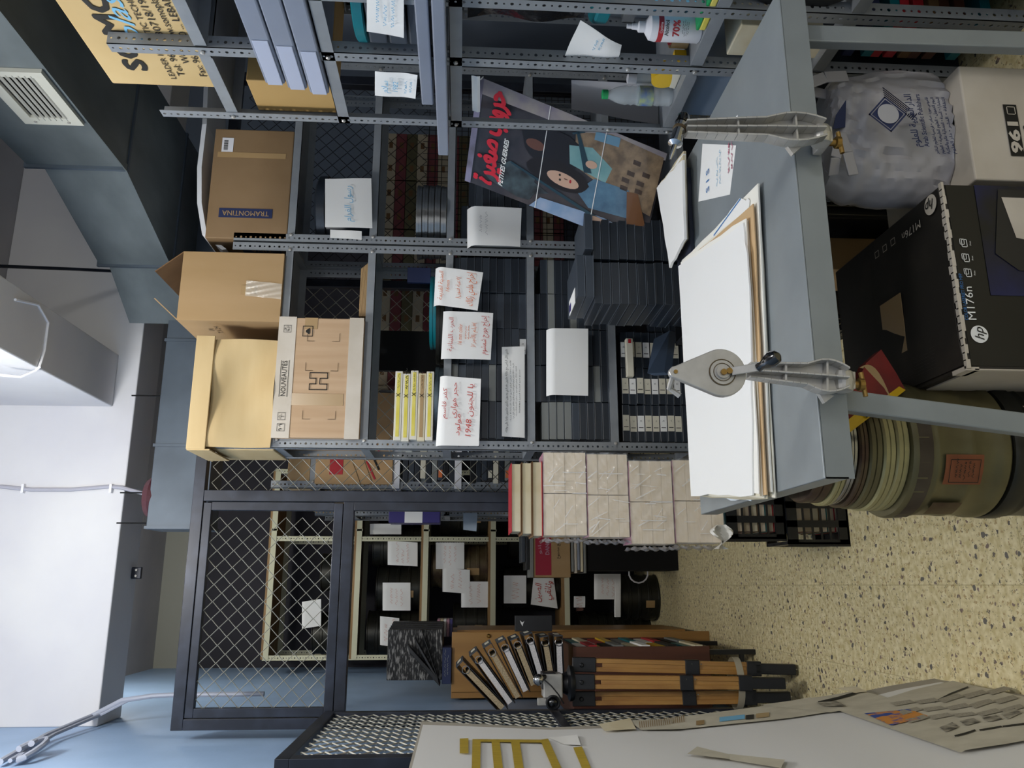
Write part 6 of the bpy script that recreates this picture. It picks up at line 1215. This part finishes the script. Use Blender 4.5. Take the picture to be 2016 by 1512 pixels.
def patch(q, off, m, name, n_=8):
    c = [uvp(*k) for k in q]
    def fn(a, b_):
        u = (c[0][0]*(1-a)+c[1][0]*a)*(1-b_)+(c[3][0]*(1-a)+c[2][0]*a)*b_; v = (c[0][1]*(1-a)+c[1][1]*a)*(1-b_)+(c[3][1]*(1-a)+c[2][1]*a)*b_
        return surf(u, v)+Vec((off, 0, 0))
    return MB().grid(fn, n_, n_).build(name, m, tpn, smooth=True)
patch([(1235, 1424), (1600, 1380), (1640, 1410), (1262, 1443)], 0.009, M_news, 'newspaper_strip', 14)
patch([(1500, 1396), (1700, 1366), (1772, 1386), (1640, 1412)], 0.010, M_news, 'newspaper')
patch([(1658, 1410), (1885, 1350), (2070, 1392), (1902, 1497)], 0.0115, M_news, 'newspaper', 12); patch([(1896, 1494), (2070, 1390), (2070, 1462), (1960, 1484)], 0.0115, M_news, 'newspaper')
patch([(1708, 1417), (1798, 1409), (1838, 1424), (1762, 1442)], 0.0135, mat('colour photo print', 'D08A3A', 0.7, col2='2A4A98', scale=16, lo=0.47, hi=0.53), 'colour_picture')
for (a, b_) in ((1858, 1446), (1900, 1434), (1944, 1423), (1982, 1413)): patch([(a, b_), (a+28, b_-9), (a+42, b_), (a+14, b_+10)], 0.0135, mat('grey portrait print', '4A463E', 0.8, col2='A8A290', scale=40), 'portrait_picture')
for (a, b_) in ((1888, 1463), (1940, 1452), (1986, 1441)): patch([(a, b_), (a+44, b_-11), (a+46, b_-8), (a+2, b_+3)], 0.0135, M_ink, 'caption_bar', 2)
for k_ in range(5):
    for j_ in range(3): a, b_ = 1760+k_*48+j_*14, 1396-k_*6+j_*17; patch([(a, b_), (a+40, b_-9), (a+52, b_-3), (a+12, b_+7)], 0.0135, mat('print columns', 'A8A290', 0.8, col2='8E887A', scale=120, stretch=(1, 1, 4)), 'text_column', 2)
patch([(1848, 1388), (1915, 1362), (1917, 1364), (1850, 1391)], 0.0135, M_ink, 'headline', 2); patch([(1615, 1392), (1690, 1373), (1692, 1377), (1617, 1396)], 0.0135, M_ink, 'headline', 2)
patch([(1612, 1394), (1652, 1391), (1672, 1402), (1628, 1402)], 0.0135, mat('grey portrait print', '4A463E', 0.8), 'portrait_picture')
for (a, b_, w_, m_) in ((1372, 1427, 16, M_tapec), (1418, 1420, 50, M_blue), (1490, 1413, 26, M_tapec), (1470, 1416, 16, M_ink)): patch([(a, b_), (a+w_, b_-w_*0.11), (a+w_, b_-w_*0.11+9), (a, b_+9)], 0.0105, m_, 'printed_block', 2)
for k_ in range(22): a = 1258+k_*4.2; patch([(a, 1427-k_*0.5), (a+1.4, 1427-k_*0.5), (a+2.4, 1440-k_*0.5), (a+1, 1440-k_*0.5)], 0.0105, M_tapec, 'printed_line', 1)
for q in ([(905, 1458), (922, 1457), (922, 1487), (905, 1487)], [(930, 1459), (946, 1459), (945, 1530), (928, 1530)], [(967, 1462), (983, 1462), (991, 1530), (973, 1530)], [(1005, 1462), (1022, 1462), (1032, 1530), (1014, 1530)], [(1062, 1460), (1078, 1458), (1110, 1530), (1092, 1530)], [(1128, 1477), (1145, 1475), (1168, 1530), (1150, 1530)], [(944, 1459), (1068, 1460), (1068, 1466), (944, 1464)]): patch(q, 0.0075, M_yeltape, 'yellow_tape', 4)
patch([(1178, 1432), (1240, 1420), (1252, 1442), (1190, 1446)], 0.0100, M_paper2, 'torn_paper', 4); patch([(1078, 1456), (1136, 1452), (1143, 1473), (1112, 1472)], 0.0085, M_paper, 'torn_paper', 4)
patch([(1352, 1494), (1372, 1479), (1440, 1497), (1438, 1506)], 0.012, M_news, 'torn_paper', 4); patch([(1438, 1496), (1548, 1508), (1540, 1525), (1438, 1508)], 0.012, M_news, 'torn_paper', 4)
patch([(1652, 1366), (1690, 1360), (1715, 1372), (1690, 1376)], 0.014, M_paper2, 'torn_paper', 4)
# crates and remaining bits: hanging rods end. remaining prototypes never used are removed
for k_, pr in PR.items():
    if k_ not in used:
        for ch in list(pr.children): bpy.data.objects.remove(ch)
        bpy.data.objects.remove(pr)
